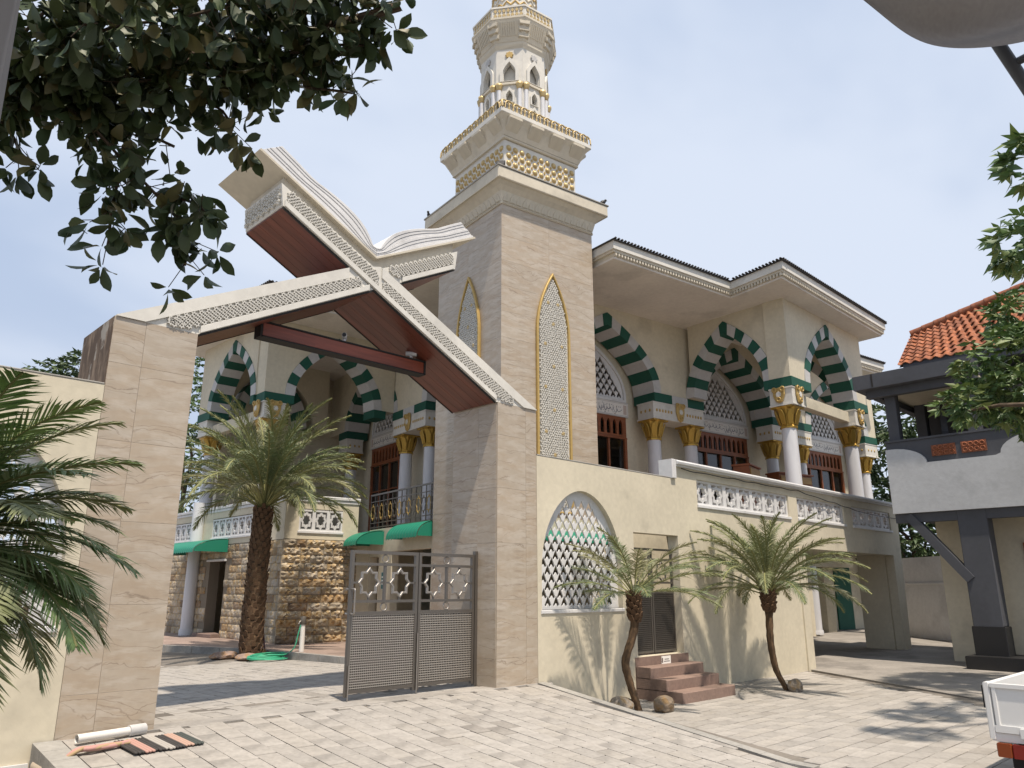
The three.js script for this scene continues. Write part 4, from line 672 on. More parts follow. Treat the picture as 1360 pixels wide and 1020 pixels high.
// --- floors, eaves and roof
{
  const g = worldPart('upper_floor', mosque);
  mesh('floor_slab', [prism([W2(2.76, 0.6), [14.2, -8.46], [23.6, -8.46], [23.6, -11.5], W2(18.6, 3.0), W2(18.6, 13.8), W2(2.0, 14.0), [9.7, -24.8], [9.7, -18.1], W2(0.35, 6.3), W2(0.35, 2.74), W2(2.76, 2.74)], 3.102, FLOOR)], M.terrace, g);
  const O = [W2(2.78, -0.69), W2(7.14, -0.66), [17.29, -7.97], [24.19, -8.0], [24.4, -10.4], W2(18.13, 1.04), W2(18.9, 14.4), W2(2.0, 15.0), [8.7, -25.3], [8.7, -18.4], W2(-0.25, 6.85), W2(-0.25, 2.76), W2(2.78, 2.76)];
  const area = O.reduce((s, p, i) => { const q = O[(i + 1) % O.length]; return s + p[0] * q[1] - q[0] * p[1]; }, 0), sgn = Math.sign(area);
  const inset = d => O.map((p, i) => { const a = O[(i + O.length - 1) % O.length], b = O[(i + 1) % O.length]; const e0 = [p[0] - a[0], p[1] - a[1]], e1 = [b[0] - p[0], b[1] - p[1]], l0 = Math.hypot(...e0), l1 = Math.hypot(...e1); const n0 = [-e0[1] / l0 * sgn, e0[0] / l0 * sgn], n1 = [-e1[1] / l1 * sgn, e1[0] / l1 * sgn]; const k = 1 + n0[0] * n1[0] + n0[1] * n1[1]; return [p[0] + d * (n0[0] + n1[0]) / k, p[1] + d * (n0[1] + n1[1]) / k]; });
  const e = worldPart('eaves', mosque);
  mesh('soffit', prism(inset(0.14), SOF, SOF + 0.05), M.soffit, e);
  mesh('eaves_moulding', [prism(inset(0.13), SOF + 0.05, SOF + 0.14)], M.grc, e); mesh('eaves_moulding', [prism(inset(0.07), SOF + 0.14, SOF + 0.20)], M.grc, e);
  mesh('fascia', prism(inset(0.03), SOF + 0.20, SOF + 0.40), M.grcWhite, e);
  const r = worldPart('roof', mosque);
  const top = inset(1.1); { const pos = [], idx = []; O.forEach((p, i) => { const q = inset(-0.03)[i]; pos.push(q[0], SOF + 0.42, q[1], top[i][0], SOF + 0.58, top[i][1]); }); const n = O.length; for (let i = 0; i < n; i++) { const j = (i + 1) % n; idx.push(i * 2, j * 2, j * 2 + 1, i * 2, j * 2 + 1, i * 2 + 1); } const q = new THREE.BufferGeometry(); q.setAttribute('position', new THREE.Float32BufferAttribute(pos, 3)); q.setIndex(idx); q.computeVertexNormals(); mesh('roof_slope', muv(q), M.darkTile, r); }
  mesh('roof_deck', prism(top, SOF + 0.55, SOF + 0.615), M.darkTile, r); mesh('roof_batten', prism(inset(-0.02), SOF + 0.40, SOF + 0.42), M.darkTile, r);
  const dl = [], tl = [], dg = new THREE.BoxGeometry(0.05, 0.075, 0.075), tg = ni(new THREE.CylinderGeometry(0.035, 0.035, 0.30, 8, 1, false, 0, Math.PI).rotateZ(Math.PI / 2).rotateY(Math.PI / 2));
  const I1 = inset(0.105), I0 = inset(-0.02), vis = [0, 1, 2, 3, 4, 7, 8, 9, 10];
  for (const i of vis) { const a = I1[i], b = I1[(i + 1) % O.length], L = len(a, b), ang = Math.atan2(-(b[1] - a[1]), b[0] - a[0]); for (let s = 0.05; s < L; s += 0.10) { const q = dg.clone(); q.rotateY(ang); q.translate(mix(a[0], b[0], s / L), SOF + 0.095, mix(a[1], b[1], s / L)); dl.push(q); }
    const c = I0[i], d = I0[(i + 1) % O.length], L2 = len(c, d); for (let s = 0.09; s < L2; s += 0.11) { const q = tg.clone(); q.rotateX(-0.15); q.rotateY(ang); const nx = -(d[1] - c[1]) / L2 * sgn, nz = (d[0] - c[0]) / L2 * sgn; q.translate(mix(c[0], d[0], s / L2) + nx * 0.14, SOF + 0.430, mix(c[1], d[1], s / L2) + nz * 0.14); tl.push(q); } }
  mesh('dentil', dl, M.grc, e).userData.kind = 'stuff'; mesh('eaves_tile', tl, M.darkTile, r).userData.kind = 'stuff';
  // closed hall behind the windows
  const h = worldPart('hall', mosque);
  mesh('hall_back', [prism([W2(18.4, 3.06), W2(18.6, 3.06), W2(18.6, 14.5), W2(18.4, 14.5)], FLOOR, SOF), prism([W2(3.06, 14.2), W2(18.4, 14.2), W2(18.4, 14.4), W2(3.06, 14.4)], FLOOR, SOF)], M.cream, h);
}
// --- lower storey behind the street wall, seen through the carport opening
{
  const g = worldPart('lower_storey', mosque);
  mesh('wall_face', [prism([W2(2.76, 2.8), W2(15.0, 2.8), W2(15.0, 3.0), W2(2.76, 3.0)], 0, 3.1)], M.cream, g);
  mesh('wall_face', prism([[24.4, -13.3], [34, -11.9], [34, -12.1], [24.4, -13.5]], 0.2, 3.1), M.cream, g);
  mesh('pilaster', prism([[27.6, -12.8], [28.1, -12.73], [28.1, -12.3], [27.6, -12.37]], 0.2, 3.1), M.cream, g);
  mesh('lintel', prism([[24.4, -12.6], [29.0, -11.85], [29.0, -12.15], [24.4, -12.9]], 2.5, 3.1), M.cream, g);
  mesh('beam', prism([[24.6, -12.95], [27.6, -12.5], [27.6, -12.7], [24.6, -13.15]], 2.28, 2.5), M.darkSteel, g);
  mesh('terrace_slab', prism([[23.7, -11.6], [31, -10.8], [31, -16], [23.7, -16]], 3.1, 3.2), M.cream, g);
  mesh('door', prism([[29.0, -12.62], [30.0, -12.47], [30.0, -12.42], [29.0, -12.57]], 0.3, 2.6), M.green, g);
}
function roundPost(x, z, y0, y1, r) { const g = worldPart('round_post', mosque); mesh('post', lathe([[r * 1.15, y0], [r * 1.15, y0 + 0.12], [r, y0 + 0.16], [r * 0.96, y1]], 24).translate(x, 0, z), M.column, g); }
roundPost(25.9, -12.05, 0.28, 2.5, 0.21); roundPost(28.3, -11.0, 0.28, 3.1, 0.22);
// ---------------------------------------------------------------- stone storey and balconies on the courtyard side
const XS = 9.48;
const S0 = W2(-2.24, 6.2), S1 = W2(-0.24, 6.2);              // street face of the stone storey
const stoneMats = [[0.56, 0.49, 0.385], [0.60, 0.535, 0.43], [0.52, 0.455, 0.36], [0.52, 0.40, 0.26], [0.48, 0.43, 0.355], [0.36, 0.285, 0.215], [0.64, 0.58, 0.485], [0.54, 0.50, 0.44]].map(c => mat(c, { map: tStone, bumpMap: bStone, bumpScale: 0.012, roughness: 0.95 }));
const stoneBack = mat([0.20, 0.17, 0.13], { roughness: 1 });
const base = thing('stone_storey', 'ground floor of split yellow sandstone blocks with a cream star balustrade on top', 'building');
function rockBox(w, h, d, seed, amp) { // split-faced block, front at z = 0..d
  const r = rng(seed), nx = Math.max(2, Math.round(w / 0.055)), ny = 4, pos = [], idx = []; const zs = [];
  for (let j = 0; j <= ny; j++) for (let i = 0; i <= nx; i++) { const e = (i === 0 || i === nx || j === 0 || j === ny); const z = e ? d * 0.55 : d + (r() - 0.45) * amp; pos.push(-w / 2 + w * i / nx + (e ? 0 : (r() - 0.5) * 0.02), -h / 2 + h * j / ny + (e ? 0 : (r() - 0.5) * 0.02), z); }
  for (let j = 0; j < ny; j++) for (let i = 0; i < nx; i++) { const q = j * (nx + 1) + i; if ((i + j) % 2) idx.push(q, q + 1, q + nx + 2, q, q + nx + 2, q + nx + 1); else idx.push(q, q + 1, q + nx + 1, q + 1, q + nx + 2, q + nx + 1); }
  const b = pos.length / 3; const ringI = []; for (let i = 0; i <= nx; i++) ringI.push(i); for (let j = 1; j <= ny; j++) ringI.push(j * (nx + 1) + nx); for (let i = nx - 1; i >= 0; i--) ringI.push(ny * (nx + 1) + i); for (let j = ny - 1; j >= 1; j--) ringI.push(j * (nx + 1));
  ringI.forEach(k => pos.push(pos[k * 3], pos[k * 3 + 1], 0)); const n = ringI.length; for (let k = 0; k < n; k++) { const k2 = (k + 1) % n; idx.push(ringI[k2], ringI[k], b + k, ringI[k2], b + k, b + k2); }
  let g = new THREE.BufferGeometry(); g.setAttribute('position', new THREE.Float32BufferAttribute(pos, 3)); g.setIndex(idx); g = g.toNonIndexed(); g.computeVertexNormals(); return muv(g, r() * 3, r() * 3);
}
const smooth0 = {}, rough0 = {};
const widths = [0.26, 0.36, 0.48, 0.60];
function stoneGeo(rough, k, v, h) { const key = (rough ? 'r' : 's') + k + '_' + v + '_' + h; const c = rough ? rough0 : smooth0; return c[key] || (c[key] = rockBox(widths[k] - 0.008, h - 0.008, rough ? 0.06 : 0.03, k * 7 + v * 3 + 11, rough ? 0.07 : 0.010)); }
function stoneFace(P0, P1, y0, y1, rough, holes, seed) {
  const g = lineGroup('stone_facing', base, P0, P1), L = len(P0, P1), r = rng(seed), rows = Math.round((y1 - y0) / 0.192), h = (y1 - y0) / rows, hk = Math.round(h * 1000) / 1000;
  for (let j = 0; j < rows; j++) { let s = -r() * 0.15, y = y0 + (j + 0.5) * h; while (s < L - 0.05) { let k = Math.floor(r() * 4), w = widths[k]; if (s < 0) s = 0; if (s + w > L) { if (L - s < 0.12) break; w = Math.max(0.12, L - s); } const a = s, b = s + w; s += w; if (holes.some(q => b > q[0] + 0.02 && a < q[1] - 0.02 && y > q[2] && y < q[3])) continue;
      const m = mesh('stone', stoneGeo(rough, k, Math.floor(r() * 3), hk), stoneMats[Math.floor(Math.pow(r(), 1.25) * 8)], g); m.position.set((a + b) / 2, y, 0.001); m.scale.x = w / widths[k]; } }
}
{
  const A = [XS, -28.0], B = [XS, S0[1]];
  // structural walls behind the facing
  const wall = worldPart('backing_wall', base), D0 = -22.27, D1 = -21.22;
  const s = rect(0, B[1] - A[1], 0.3, 2.96); s.holes.push(poly([[D0 - A[1], 0.47], [D0 - A[1], 2.5], [D1 - A[1], 2.5], [D1 - A[1], 0.47]], THREE.Path));
  mesh('wall_face', ext(s, -0.3, 0), stoneBack, lineGroup('backing_wall', base, A, B));
  mesh('wall_face', ext(rect(0.302, len(S0, S1), 0.3, 2.96), -0.3, 0), stoneBack, lineGroup('backing_wall', base, S0, S1));
  stoneFace(A, B, 0.46, 2.95, false, [[D0 - A[1], D1 - A[1], 0.4, 2.5]], 3); stoneFace(S0, S1, 0.46, 2.95, true, [], 8);
  const dr = lineGroup('doorway', base, A, B); mesh('lintel', cbx(D0 - A[1] - 0.1, D1 - A[1] + 0.06, 2.5, 2.56, -0.05, 0.07, 0.006), M.white, dr); mesh('room_wall', [bx(D0 - A[1] - 1.2, D1 - A[1] + 1.2, 0.46, 2.95, -4.1, -4.0), bx(D0 - A[1] - 1.3, D0 - A[1] - 1.2, 0.46, 2.95, -4.1, -0.3), bx(D1 - A[1] + 1.2, D1 - A[1] + 1.3, 0.46, 2.95, -4.1, -0.3), bx(D0 - A[1] - 1.2, D1 - A[1] + 1.2, 2.9, 2.95, -4.0, -0.3)], M.cream, dr); mesh('door_step', cbx(D0 - A[1] - 0.1, D1 - A[1] + 0.1, 0.463, 0.56, -0.2, 0.28, 0.01), M.step, dr);
  // parapet with star panels
  const par = (P0, P1, panels, s0, s1) => { const g = lineGroup('parapet', base, P0, P1), q = rect(s0, s1, 2.962, 3.98); for (const [a, b] of panels) q.holes.push(poly([[a, 3.15], [a, 3.72], [b, 3.72], [b, 3.15]], THREE.Path)); mesh('parapet_wall', ext(q, -0.14, 0.02), M.cream, g); mesh('coping', cbx(s0 - 0.03, s1 + 0.03, 3.98, 4.06, -0.19, 0.07, 0.012), M.white, g); mesh('coping_mould', cbx(s0 - 0.01, s1 + 0.01, 3.90, 3.975, 0.021, 0.045, 0.01), M.white, g); };
  const zA = z => z - A[1];
  par(A, B, [[zA(-25.9), zA(-23.45)], [zA(-22.3), zA(-19.8)]], 0, len(A, B)); par(S0, S1, [[0.39, 1.56]], 0.025, len(S0, S1));
  const g1 = lineGroup('balustrade', base, A, B), g2 = lineGroup('balustrade', base, S0, S1);
  for (const [g, a, b, n] of [[g1, zA(-25.9), zA(-23.45), 6], [g1, zA(-22.3), zA(-19.8), 6], [g2, 0.39, 1.56, 3]]) { const t = starPanel(g, a, b, 3.17, 3.70, 0.012, 0.09, n); g.remove(t); while (t.children.length) g.add(t.children[0]); mesh('panel_sill', cbx(a - 0.03, b + 0.03, 3.11, 3.168, -0.1, 0.05, 0.006), M.white, g); }
  const post = lineGroup('pilaster', base, A, B); mesh('round_pilaster', lathe([[0.21, 0.46], [0.21, 0.6], [0.18, 0.65], [0.17, 4.24], [0, 4.25]], 24).translate(zA(-23.05), 0, 0.16), M.column, post);
  // upper gallery edge and its lower wall, facing the courtyard
  const G0 = W2(0.12, 6.22), G1 = W2(0.12, 2.74), gal = lineGroup('gallery_edge', base, G0, G1), L = len(G0, G1);
  const q = rect(0, L, 0.3, 3.26); q.holes.push(poly([[1.32, 0.47], [1.32, 2.66], [3.30, 2.66], [3.30, 0.47]], THREE.Path)); q.holes.push(poly([[0.12, 0.47], [0.12, 2.55], [0.62, 2.55], [0.62, 0.47]], THREE.Path)); mesh('gallery_wall', ext(q, -0.2, 0), M.cream, gal);
  mesh('room_wall', [bx(-5, L, 0.46, 3.1, -3.2, -3.1), bx(-5, L, 3.0, 3.1, -3.1, -0.2), bx(L - 0.1, L, 0.46, 3.0, -3.1, -0.2)], M.cream, gal);
  const s1w = lineGroup('side_wall', base, S1, W2(2.0, 6.2)); mesh('wall_face', bx(0.0, 2.0, 0.3, 3.1, -0.2, 0.0), M.cream, s1w);
  // iron railing
  const rl = lineGroup('iron_railing', base, G0, G1); mesh('rail', [bx(0, L, 4.15, 4.19, -0.03, 0.01), bx(0, L, 3.98, 4.0, -0.02, 0.0), bx(0, L, 3.42, 3.44, -0.02, 0.0), bx(0, L, 3.30, 3.325, -0.02, 0.0)], M.darkSteel, rl);
  for (let i = 0; i <= 14; i++) mesh('baluster', bx(i * (L - 0.02) / 14, i * (L - 0.02) / 14 + 0.02, 3.27, 4.15, -0.02, 0.0), M.darkSteel, rl);
  for (let i = 0; i < 14; i++) { const st = mesh('star', starRing(0.15, 0.022, 0.02), i % 2 ? M.darkSteel : M.goldPaint, rl); st.position.set((i + 0.5) * (L - 0.02) / 14 + 0.01, 3.71, -0.01); st.scale.set(0.72, 1.5, 1); }
}
// green corrugated awnings
function awning(P0, P1, y, depth, label, H = 0.34) {
  const L = len(P0, P1), d = [(P1[0] - P0[0]) / L, (P1[1] - P0[1]) / L]; const g = thing('awning', label, 'awning', [P0[0], y, P0[1]], Math.atan2(-d[1], d[0]), 'green corrugated awnings'); 
  const n = Math.round(L / 0.035), m = 10, pos = [], idx = [];
  for (let i = 0; i <= n; i++) for (let j = 0; j <= m; j++) { const a = j / m * Math.PI / 2, c = 0.028 * Math.abs(Math.sin(i * Math.PI / 4)); pos.push(i / n * L, 0.02 + (H + c) * Math.cos(a) - H + 0.04 + (j === m ? -0.02 - (i % 4 === 2 ? 0.03 : 0) : 0), (depth + c) * Math.sin(a)); }
  for (let i = 0; i < n; i++) for (let j = 0; j < m; j++) { const q = i * (m + 1) + j; idx.push(q, q + m + 1, q + m + 2, q, q + m + 2, q + 1); }
  const b = new THREE.BufferGeometry(); b.setAttribute('position', new THREE.Float32BufferAttribute(pos, 3)); b.setIndex(idx); b.computeVertexNormals(); b.setAttribute('uv', new THREE.BufferAttribute(new Float32Array(pos.length / 3 * 2), 2)); const mt = M.awning.clone(); mt.side = THREE.DoubleSide; mesh('canopy_sheet', b, mt, g);
  for (const x of [0.0, L]) { const s = new THREE.Shape(); s.moveTo(0, 0.06 - H); s.lineTo(0, 0.06); for (let j = 1; j <= 8; j++) { const a = j / 8 * Math.PI / 2; s.lineTo(depth * Math.sin(a), H * Math.cos(a) - H + 0.06); } s.closePath(); mesh('end_panel', new THREE.ExtrudeGeometry(s, { depth: 0.01, bevelEnabled: false }).rotateY(-Math.PI / 2).translate(x + 0.005, 0, 0), M.awning, g); }
}
awning([XS - 0.04, -24.0], [XS - 0.04, -21.1], 3.02, 0.95, 'green corrugated awning over the dark doorway in the stone wall');
awning(W2(0.11, 6.15), W2(0.11, 5.35), 3.12, 0.75, 'green corrugated awning at the corner between stone wall and iron railing');
awning(W2(0.11, 4.35), W2(0.11, 2.78), 3.20, 0.45, 'pale lit green awning under the iron railing next to the marble pillar');
function plate(pos, w, h, rotY, label, bg, fg) { const cv = document.createElement('canvas'); cv.width = 128; cv.height = Math.round(128 * h / w); const c = cv.getContext('2d'); c.fillStyle = '#dfe6e4'; c.fillRect(0, 0, 128, cv.height); c.fillStyle = bg; c.fillRect(5, 5, 118, cv.height - 10); c.fillStyle = fg; for (let k = 0; k < 3; k++) c.fillRect(18, cv.height * (0.25 + 0.2 * k), 92 - 20 * (k % 2), cv.height * 0.09); const t = new THREE.CanvasTexture(cv); t.colorSpace = THREE.SRGBColorSpace; const m = solo('notice_sign', new THREE.BoxGeometry(w, h, 0.015), new THREE.MeshStandardMaterial({ map: t, roughness: 0.5 }), label, 'sign'); m.position.set(...pos); m.rotation.y = rotY; }
plate([XS - 0.07, 1.98, -23.42], 0.42, 0.26, -Math.PI / 2, 'small teal notice plate on the stone wall beside the white round pilaster', '#3d6a6e', '#dfe6e4');
{ const p = W2(0.09, 5.25); plate([p[0], 1.95, p[1]], 0.2, 0.42, MROT - Math.PI / 2, 'tall teal notice plate on the cream wall behind the steel gate', '#3d6a6e', '#dfe6e4'); }
// guard room behind the arched lattice
{
  const g = thing('guard_room', 'small cream guard room glimpsed through the gaps of the arched lattice', 'room');
  const s = rect(9.4, 12.2, 0.35, 3.0); s.holes.push(poly([[9.6, 0.45], [9.6, 2.5], [11.75, 2.5], [11.75, 0.45]], THREE.Path)); mesh('room_front', ext(s, -9.95, -9.85), M.cream, g);
  mesh('room_wall', [bx(9.4, 12.2, 0.35, 3.0, -11.15, -11.1), bx(9.4, 12.2, 3.0, 3.05, -11.1, -9.85), bx(12.15, 12.2, 0.35, 3.0, -11.1, -9.95), bx(9.4, 9.45, 0.35, 3.0, -11.1, -9.95)], M.cream, g);
}
awning([9.45, -9.84], [12.1, -9.84], 2.72, 0.35, 'green corrugated awning seen only through the arched lattice', 0.16);
// hanging lamp in the courtyard porch
{
  const g = thing('hanging_lantern', 'green glass lantern hanging on a long cord inside the courtyard porch', 'lantern', [11.35, 6.75, -22.2]);
  mesh('cord', cyl(0.012, 0.012, 0.8, 2.63, 6), M.darkSteel, g); mesh('crown', lathe([[0, 0.82], [0.06, 0.80], [0.16, 0.72], [0.17, 0.68], [0, 0.68]], 12), M.goldPaint, g);
  const gl = mat([0.10, 0.17, 0.02], { roughness: 0.25 }); for (let k = 0; k < 8; k++) { const m = mesh('glass_panel', bx(-0.055, 0.055, 0.08, 0.67, -0.006, 0.006), gl, g); m.rotation.y = k * Math.PI / 4; m.translateZ(0.15); }
  mesh('lantern_base', lathe([[0, 0], [0.06, 0.02], [0.17, 0.05], [0.17, 0.08], [0, 0.08]], 12), M.goldPaint, g);
}
// display cases seen between the columns
for (const [a, b, ry, w, lab] of [[9.55, 1.1, 0.35, 1.0, 'slanted wooden book case with gold slats behind the balustrade'], [12.0, 1.35, -0.1, 1.5, 'gold slatted wooden case standing beneath a gold capital']]) {
  const p = W2(a, b), g = thing('wooden_case', lab, 'cabinet', [p[0], FLOOR, p[1]], MROT + ry); mesh('case_body', cbx(-w / 2, w / 2, 0.0, 1.95, -0.25, 0.22, 0.01), M.teak, g); for (let i = 0; i < 3; i++) mesh('slat', cbx(-w / 2 + 0.06, w / 2 - 0.06, 1.15 + i * 0.27, 1.36 + i * 0.27, 0.221, 0.25, 0.008), M.brass, g); mesh('top_board', cbx(-w / 2 - 0.04, w / 2 + 0.04, 1.95, 2.0, -0.28, 0.27, 0.008), M.teak, g);
}
// cameras on the cross bar
function cctv(x, y, z, ry, label) { const g = thing('security_camera', label, 'camera', [x, y, z], ry, 'white cameras on the portal'); mesh('mount', cyl(0.03, 0.02, 0, 0.06, 10), M.white, g); mesh('camera_body', new THREE.CylinderGeometry(0.035, 0.035, 0.16, 14).rotateX(Math.PI / 2).translate(0, 0.09, 0), M.white, g); mesh('lens', new THREE.CylinderGeometry(0.028, 0.028, 0.02, 14).rotateX(Math.PI / 2).translate(0, 0.09, 0.085), M.black, g); }
cctv(5.28, 5.013, ZF - 0.52, -0.6, 'white security camera in the middle of the brown cross bar'); cctv(6.42, 5.013, ZF - 0.52, 0.9, 'white security camera at the end of the brown cross bar');
// ---------------------------------------------------------------- neighbouring house on the right, face towards -x
{
  const h = thing('neighbour_house', 'white and dark grey neighbouring house with an open balcony and orange tiled roof', 'house');
  const X = 19.7, Z0 = -6.9, Z1 = 1.5;
  const zs = (pts) => pts.map(p => [-p[0], p[1]]);                    // shape in (z,y) seen from -x : use x' = z
  const face = (shape, x0, x1) => { const g = ext(shape, 0, x1 - x0); g.rotateY(Math.PI / 2); g.scale(1, 1, 1); return g; };
  // white balcony front with two curved shoulders, dark grey parapet behind it
  const F = (pts, x0, x1) => { const s = poly(pts.map(p => [-p[0], p[1]])); const g = new THREE.ExtrudeGeometry(s, { depth: x1 - x0, bevelEnabled: false }); g.rotateY(Math.PI / 2); g.translate(x0, 0, 0); return muv(g); };
  const cur = (z0, y0, z1, y1, k) => { const l = []; for (let i = 0; i <= 8; i++) { const a = i / 8 * Math.PI / 2; l.push(k > 0 ? [z0 + (z1 - z0) * Math.sin(a), y0 + (y1 - y0) * (1 - Math.cos(a))] : [z0 + (z1 - z0) * (1 - Math.cos(a)), y0 + (y1 - y0) * Math.sin(a)]); } return l; };
  mesh('balcony_front', F([[Z0, 3.5], [Z0, 5.06], ...cur(-6.75, 5.06, -6.0, 4.66, 1), [-4.55, 4.66], ...cur(-4.45, 4.70, -3.55, 5.12, -1), [Z1, 5.15], [Z1, 3.5]].reverse(), X - 0.10, X - 0.004), M.houseWhite, h);
  mesh('parapet', F([[Z0, 3.5], [Z0, 5.24], [Z1, 5.24], [Z1, 3.5]].reverse(), X, X + 0.12), M.greyPaint, h);
  mesh('coping', bx(X - 0.03, X + 0.15, 5.242, 5.29, Z0 - 0.02, Z1), M.greyPaint, h);
  mesh('balcony_floor', bx(X + 0.122, X + 4, 3.42, 3.6, Z0, Z1), M.greyPaint, h);
  for (const zc of [-5.62, -4.98]) { const v = part('brick_vent', h); mesh('vent_frame', F([[zc - 0.26, 4.80], [zc - 0.26, 5.06], [zc + 0.26, 5.06], [zc + 0.26, 4.80]].reverse(), X - 0.03, X - 0.001), M.roofTile[2], v); for (let i = 0; i < 4; i++) for (let j = 0; j < 2; j++) { const r = mesh('vent_hole', new THREE.TorusGeometry(0.045, 0.014, 5, 10), M.roofTile[0], v); r.rotation.y = Math.PI / 2; r.position.set(X - 0.035, 4.87 + j * 0.12, zc - 0.18 + i * 0.12); } }
  // posts, flat roof slab, dark inside
  for (const [x, z] of [[X + 0.12, -6.72], [X + 0.12, -4.95], [X + 2.2, -6.7], [X + 0.12, -1.5]]) mesh('post', cbx(x, x + 0.26, 5.29, 6.62, z - 0.13, z + 0.13, 0.012), M.greyPaint, h);
  mesh('roof_slab', cbx(X - 0.35, X + 4, 6.62, 6.98, -7.4, -4.7, 0.015), M.greyPaint, h);
  mesh('slab_joint', bx(X - 0.358, X - 0.351, 6.64, 6.97, -6.94, -6.90), M.dark, h);
  mesh('porch_ceiling', bx(X + 0.2, X + 4, 6.56, 6.615, -7.0, -4.7), M.cream, h); mesh('edge_joist', cbx(X - 0.1, X + 0.1, 6.42, 6.615, -7.2, -4.7, 0.01), M.greyPaint, h); mesh('edge_joist', cbx(X + 0.101, X + 4, 6.40, 6.555, -7.1, -6.9, 0.01), M.greyPaint, h);
  mesh('upper_wall', bx(X + 0.3, X + 4, 6.98, 7.28, -6.35, Z1), M.greyPaint, h);
  mesh('inner_wall', bx(X + 3.2, X + 3.4, 3.6, 6.6, Z0, Z1), M.greyPaint, h);
  for (const z of [-6.2, -5.4]) mesh('diagonal_brace', bar([X + 0.6, 5.4, z + 0.5], [X + 2.4, 6.6, z], 0.14), M.greyPaint, h);
  mesh('room_wall', bx(X + 0.5, X + 4, 3.6, 6.98, -3.3, Z1), M.greyPaint, h);
  // ground floor: column with dark base, strut, cream wall, plinth
  mesh('column', cbx(X - 0.02, X + 0.42, 0.95, 3.5, -5.55, -4.95, 0.015), M.greyPaint, h);
  mesh('column_base', cbx(X - 0.05, X + 0.45, 0.0, 0.95, -5.58, -4.92, 0.015), M.black, h);
  mesh('plinth', cbx(X - 0.4, X + 0.8, 0, 0.34, -5.7, -4.0, 0.02), M.black, h);
  mesh('strut', bar([X + 0.05, 1.95, -5.45], [X + 0.05, 3.45, -6.6], 0.22, 0.2), M.greyPaint, h);
  mesh('edge_beam', cbx(X, X + 0.2, 3.28, 3.498, Z0, Z1, 0.01), M.greyPaint, h);
  mesh('ground_wall', bx(X + 1.2, X + 4, 0, 3.42, -4.75, Z1), M.cream, h); mesh('ground_wall', bx(X + 1.2, X + 1.4, 0, 3.42, -6.4, -4.75), M.cream, h);
  mesh('window_frame', [bx(X + 1.15, X + 1.2, 1.6, 1.68, -4.6, -3.4), bx(X + 1.15, X + 1.2, 2.7, 2.78, -4.6, -3.4), bx(X + 1.15, X + 1.2, 1.68, 2.7, -4.6, -4.52)], M.teak, h);
  // orange tiles: bilinear slope, every tile its own piece
  const A = new THREE.Vector3(20.0, 7.24, -6.46), B = new THREE.Vector3(21.0, 8.24, -6.36), C = new THREE.Vector3(21.25, 9.0, -3.4), D = new THREE.Vector3(20.0, 7.24, -1.9);
  const rf = part('tiled_roof', h); const P = (s, t) => A.clone().lerp(D, s).lerp(B.clone().lerp(C, s), t); const rows = 9, cols = 19; const r = rng(91);
  mesh('roof_deck', muv(quadSheet(P(0, 0).add(new THREE.Vector3(0.06, -0.05, 0)).toArray(), P(1, 0).add(new THREE.Vector3(0.06, -0.05, 0)).toArray(), P(1, 1).add(new THREE.Vector3(0.06, -0.05, 0)).toArray(), P(0, 1).add(new THREE.Vector3(0.06, -0.05, 0)).toArray())), M.dark, rf);
  mesh('roof_deck', muv(quadSheet(B.toArray(), C.toArray(), [23.5, 7.3, -1.9], [23.5, 7.3, -6.46])), M.roofTile[1], rf);
  for (let j = 0; j < rows; j++) for (let i = 0; i < cols; i++) {
    const p = P((i + 0.5) / cols, (j + 0.5) / rows), ds = P((i + 1) / cols, (j + 0.5) / rows).sub(P(i / cols, (j + 0.5) / rows)), dt = P((i + 0.5) / cols, (j + 1) / rows).sub(P((i + 0.5) / cols, j / rows)); const w = ds.length(), l = dt.length() * 1.32;
    const n = 5, pos = [], idx = []; for (let a = 0; a <= n; a++) for (let b = 0; b < 2; b++) { const u = a / n - 0.5, hgt = 0.035 * Math.sin(u * Math.PI * 2) + (b ? 0 : 0.035) + (r() - 0.5) * 0.004; pos.push(u * w * 1.02, (b - 0.5) * l, hgt); }
    for (let a = 0; a < n; a++) idx.push(a * 2, a * 2 + 2, a * 2 + 3, a * 2, a * 2 + 3, a * 2 + 1); const m0 = pos.length / 3; for (let a = 0; a <= n; a++) pos.push(pos[a * 6], pos[a * 6 + 1], pos[a * 6 + 2] - 0.025); for (let a = 0; a < n; a++) idx.push(a * 2, m0 + a, m0 + a + 1, a * 2, m0 + a + 1, a * 2 + 2);
    const g = new THREE.BufferGeometry(); g.setAttribute('position', new THREE.Float32BufferAttribute(pos, 3)); g.setIndex(idx); g.computeVertexNormals(); const mm = new THREE.MeshStandardMaterial(); const m = mesh('roof_tile', muv(g, r() * 2, r() * 2), M.roofTile[Math.floor(r() * 3)], rf); m.material.side = THREE.DoubleSide;
    const ex = ds.normalize(), ez = ex.clone().cross(dt.clone().normalize()).normalize(), ey = ez.clone().cross(ex); m.quaternion.setFromRotationMatrix(new THREE.Matrix4().makeBasis(ex, ey, ez)); m.position.copy(p).addScaledVector(ez, 0.02);
  }
  for (let i = 0; i < 10; i++) { const p0 = B.clone().lerp(C, i / 10), p1 = B.clone().lerp(C, (i + 1.04) / 10), L = p0.distanceTo(p1); const g = new THREE.CylinderGeometry(0.10, 0.115, L, 10, 1, false).rotateX(Math.PI / 2); const m = mesh('ridge_tile', g, M.roofTile[2], rf); m.position.copy(p0).lerp(p1, 0.5); m.position.y += 0.04; m.lookAt(p1.clone().setY(p1.y + 0.04)); }
  mesh('jar', lathe([[0, 5.29], [0.12, 5.29], [0.16, 5.42], [0.15, 5.6], [0.09, 5.72], [0, 5.76]], 14).translate(X + 0.08, 0, -2.9), M.greyPaint, h);
}
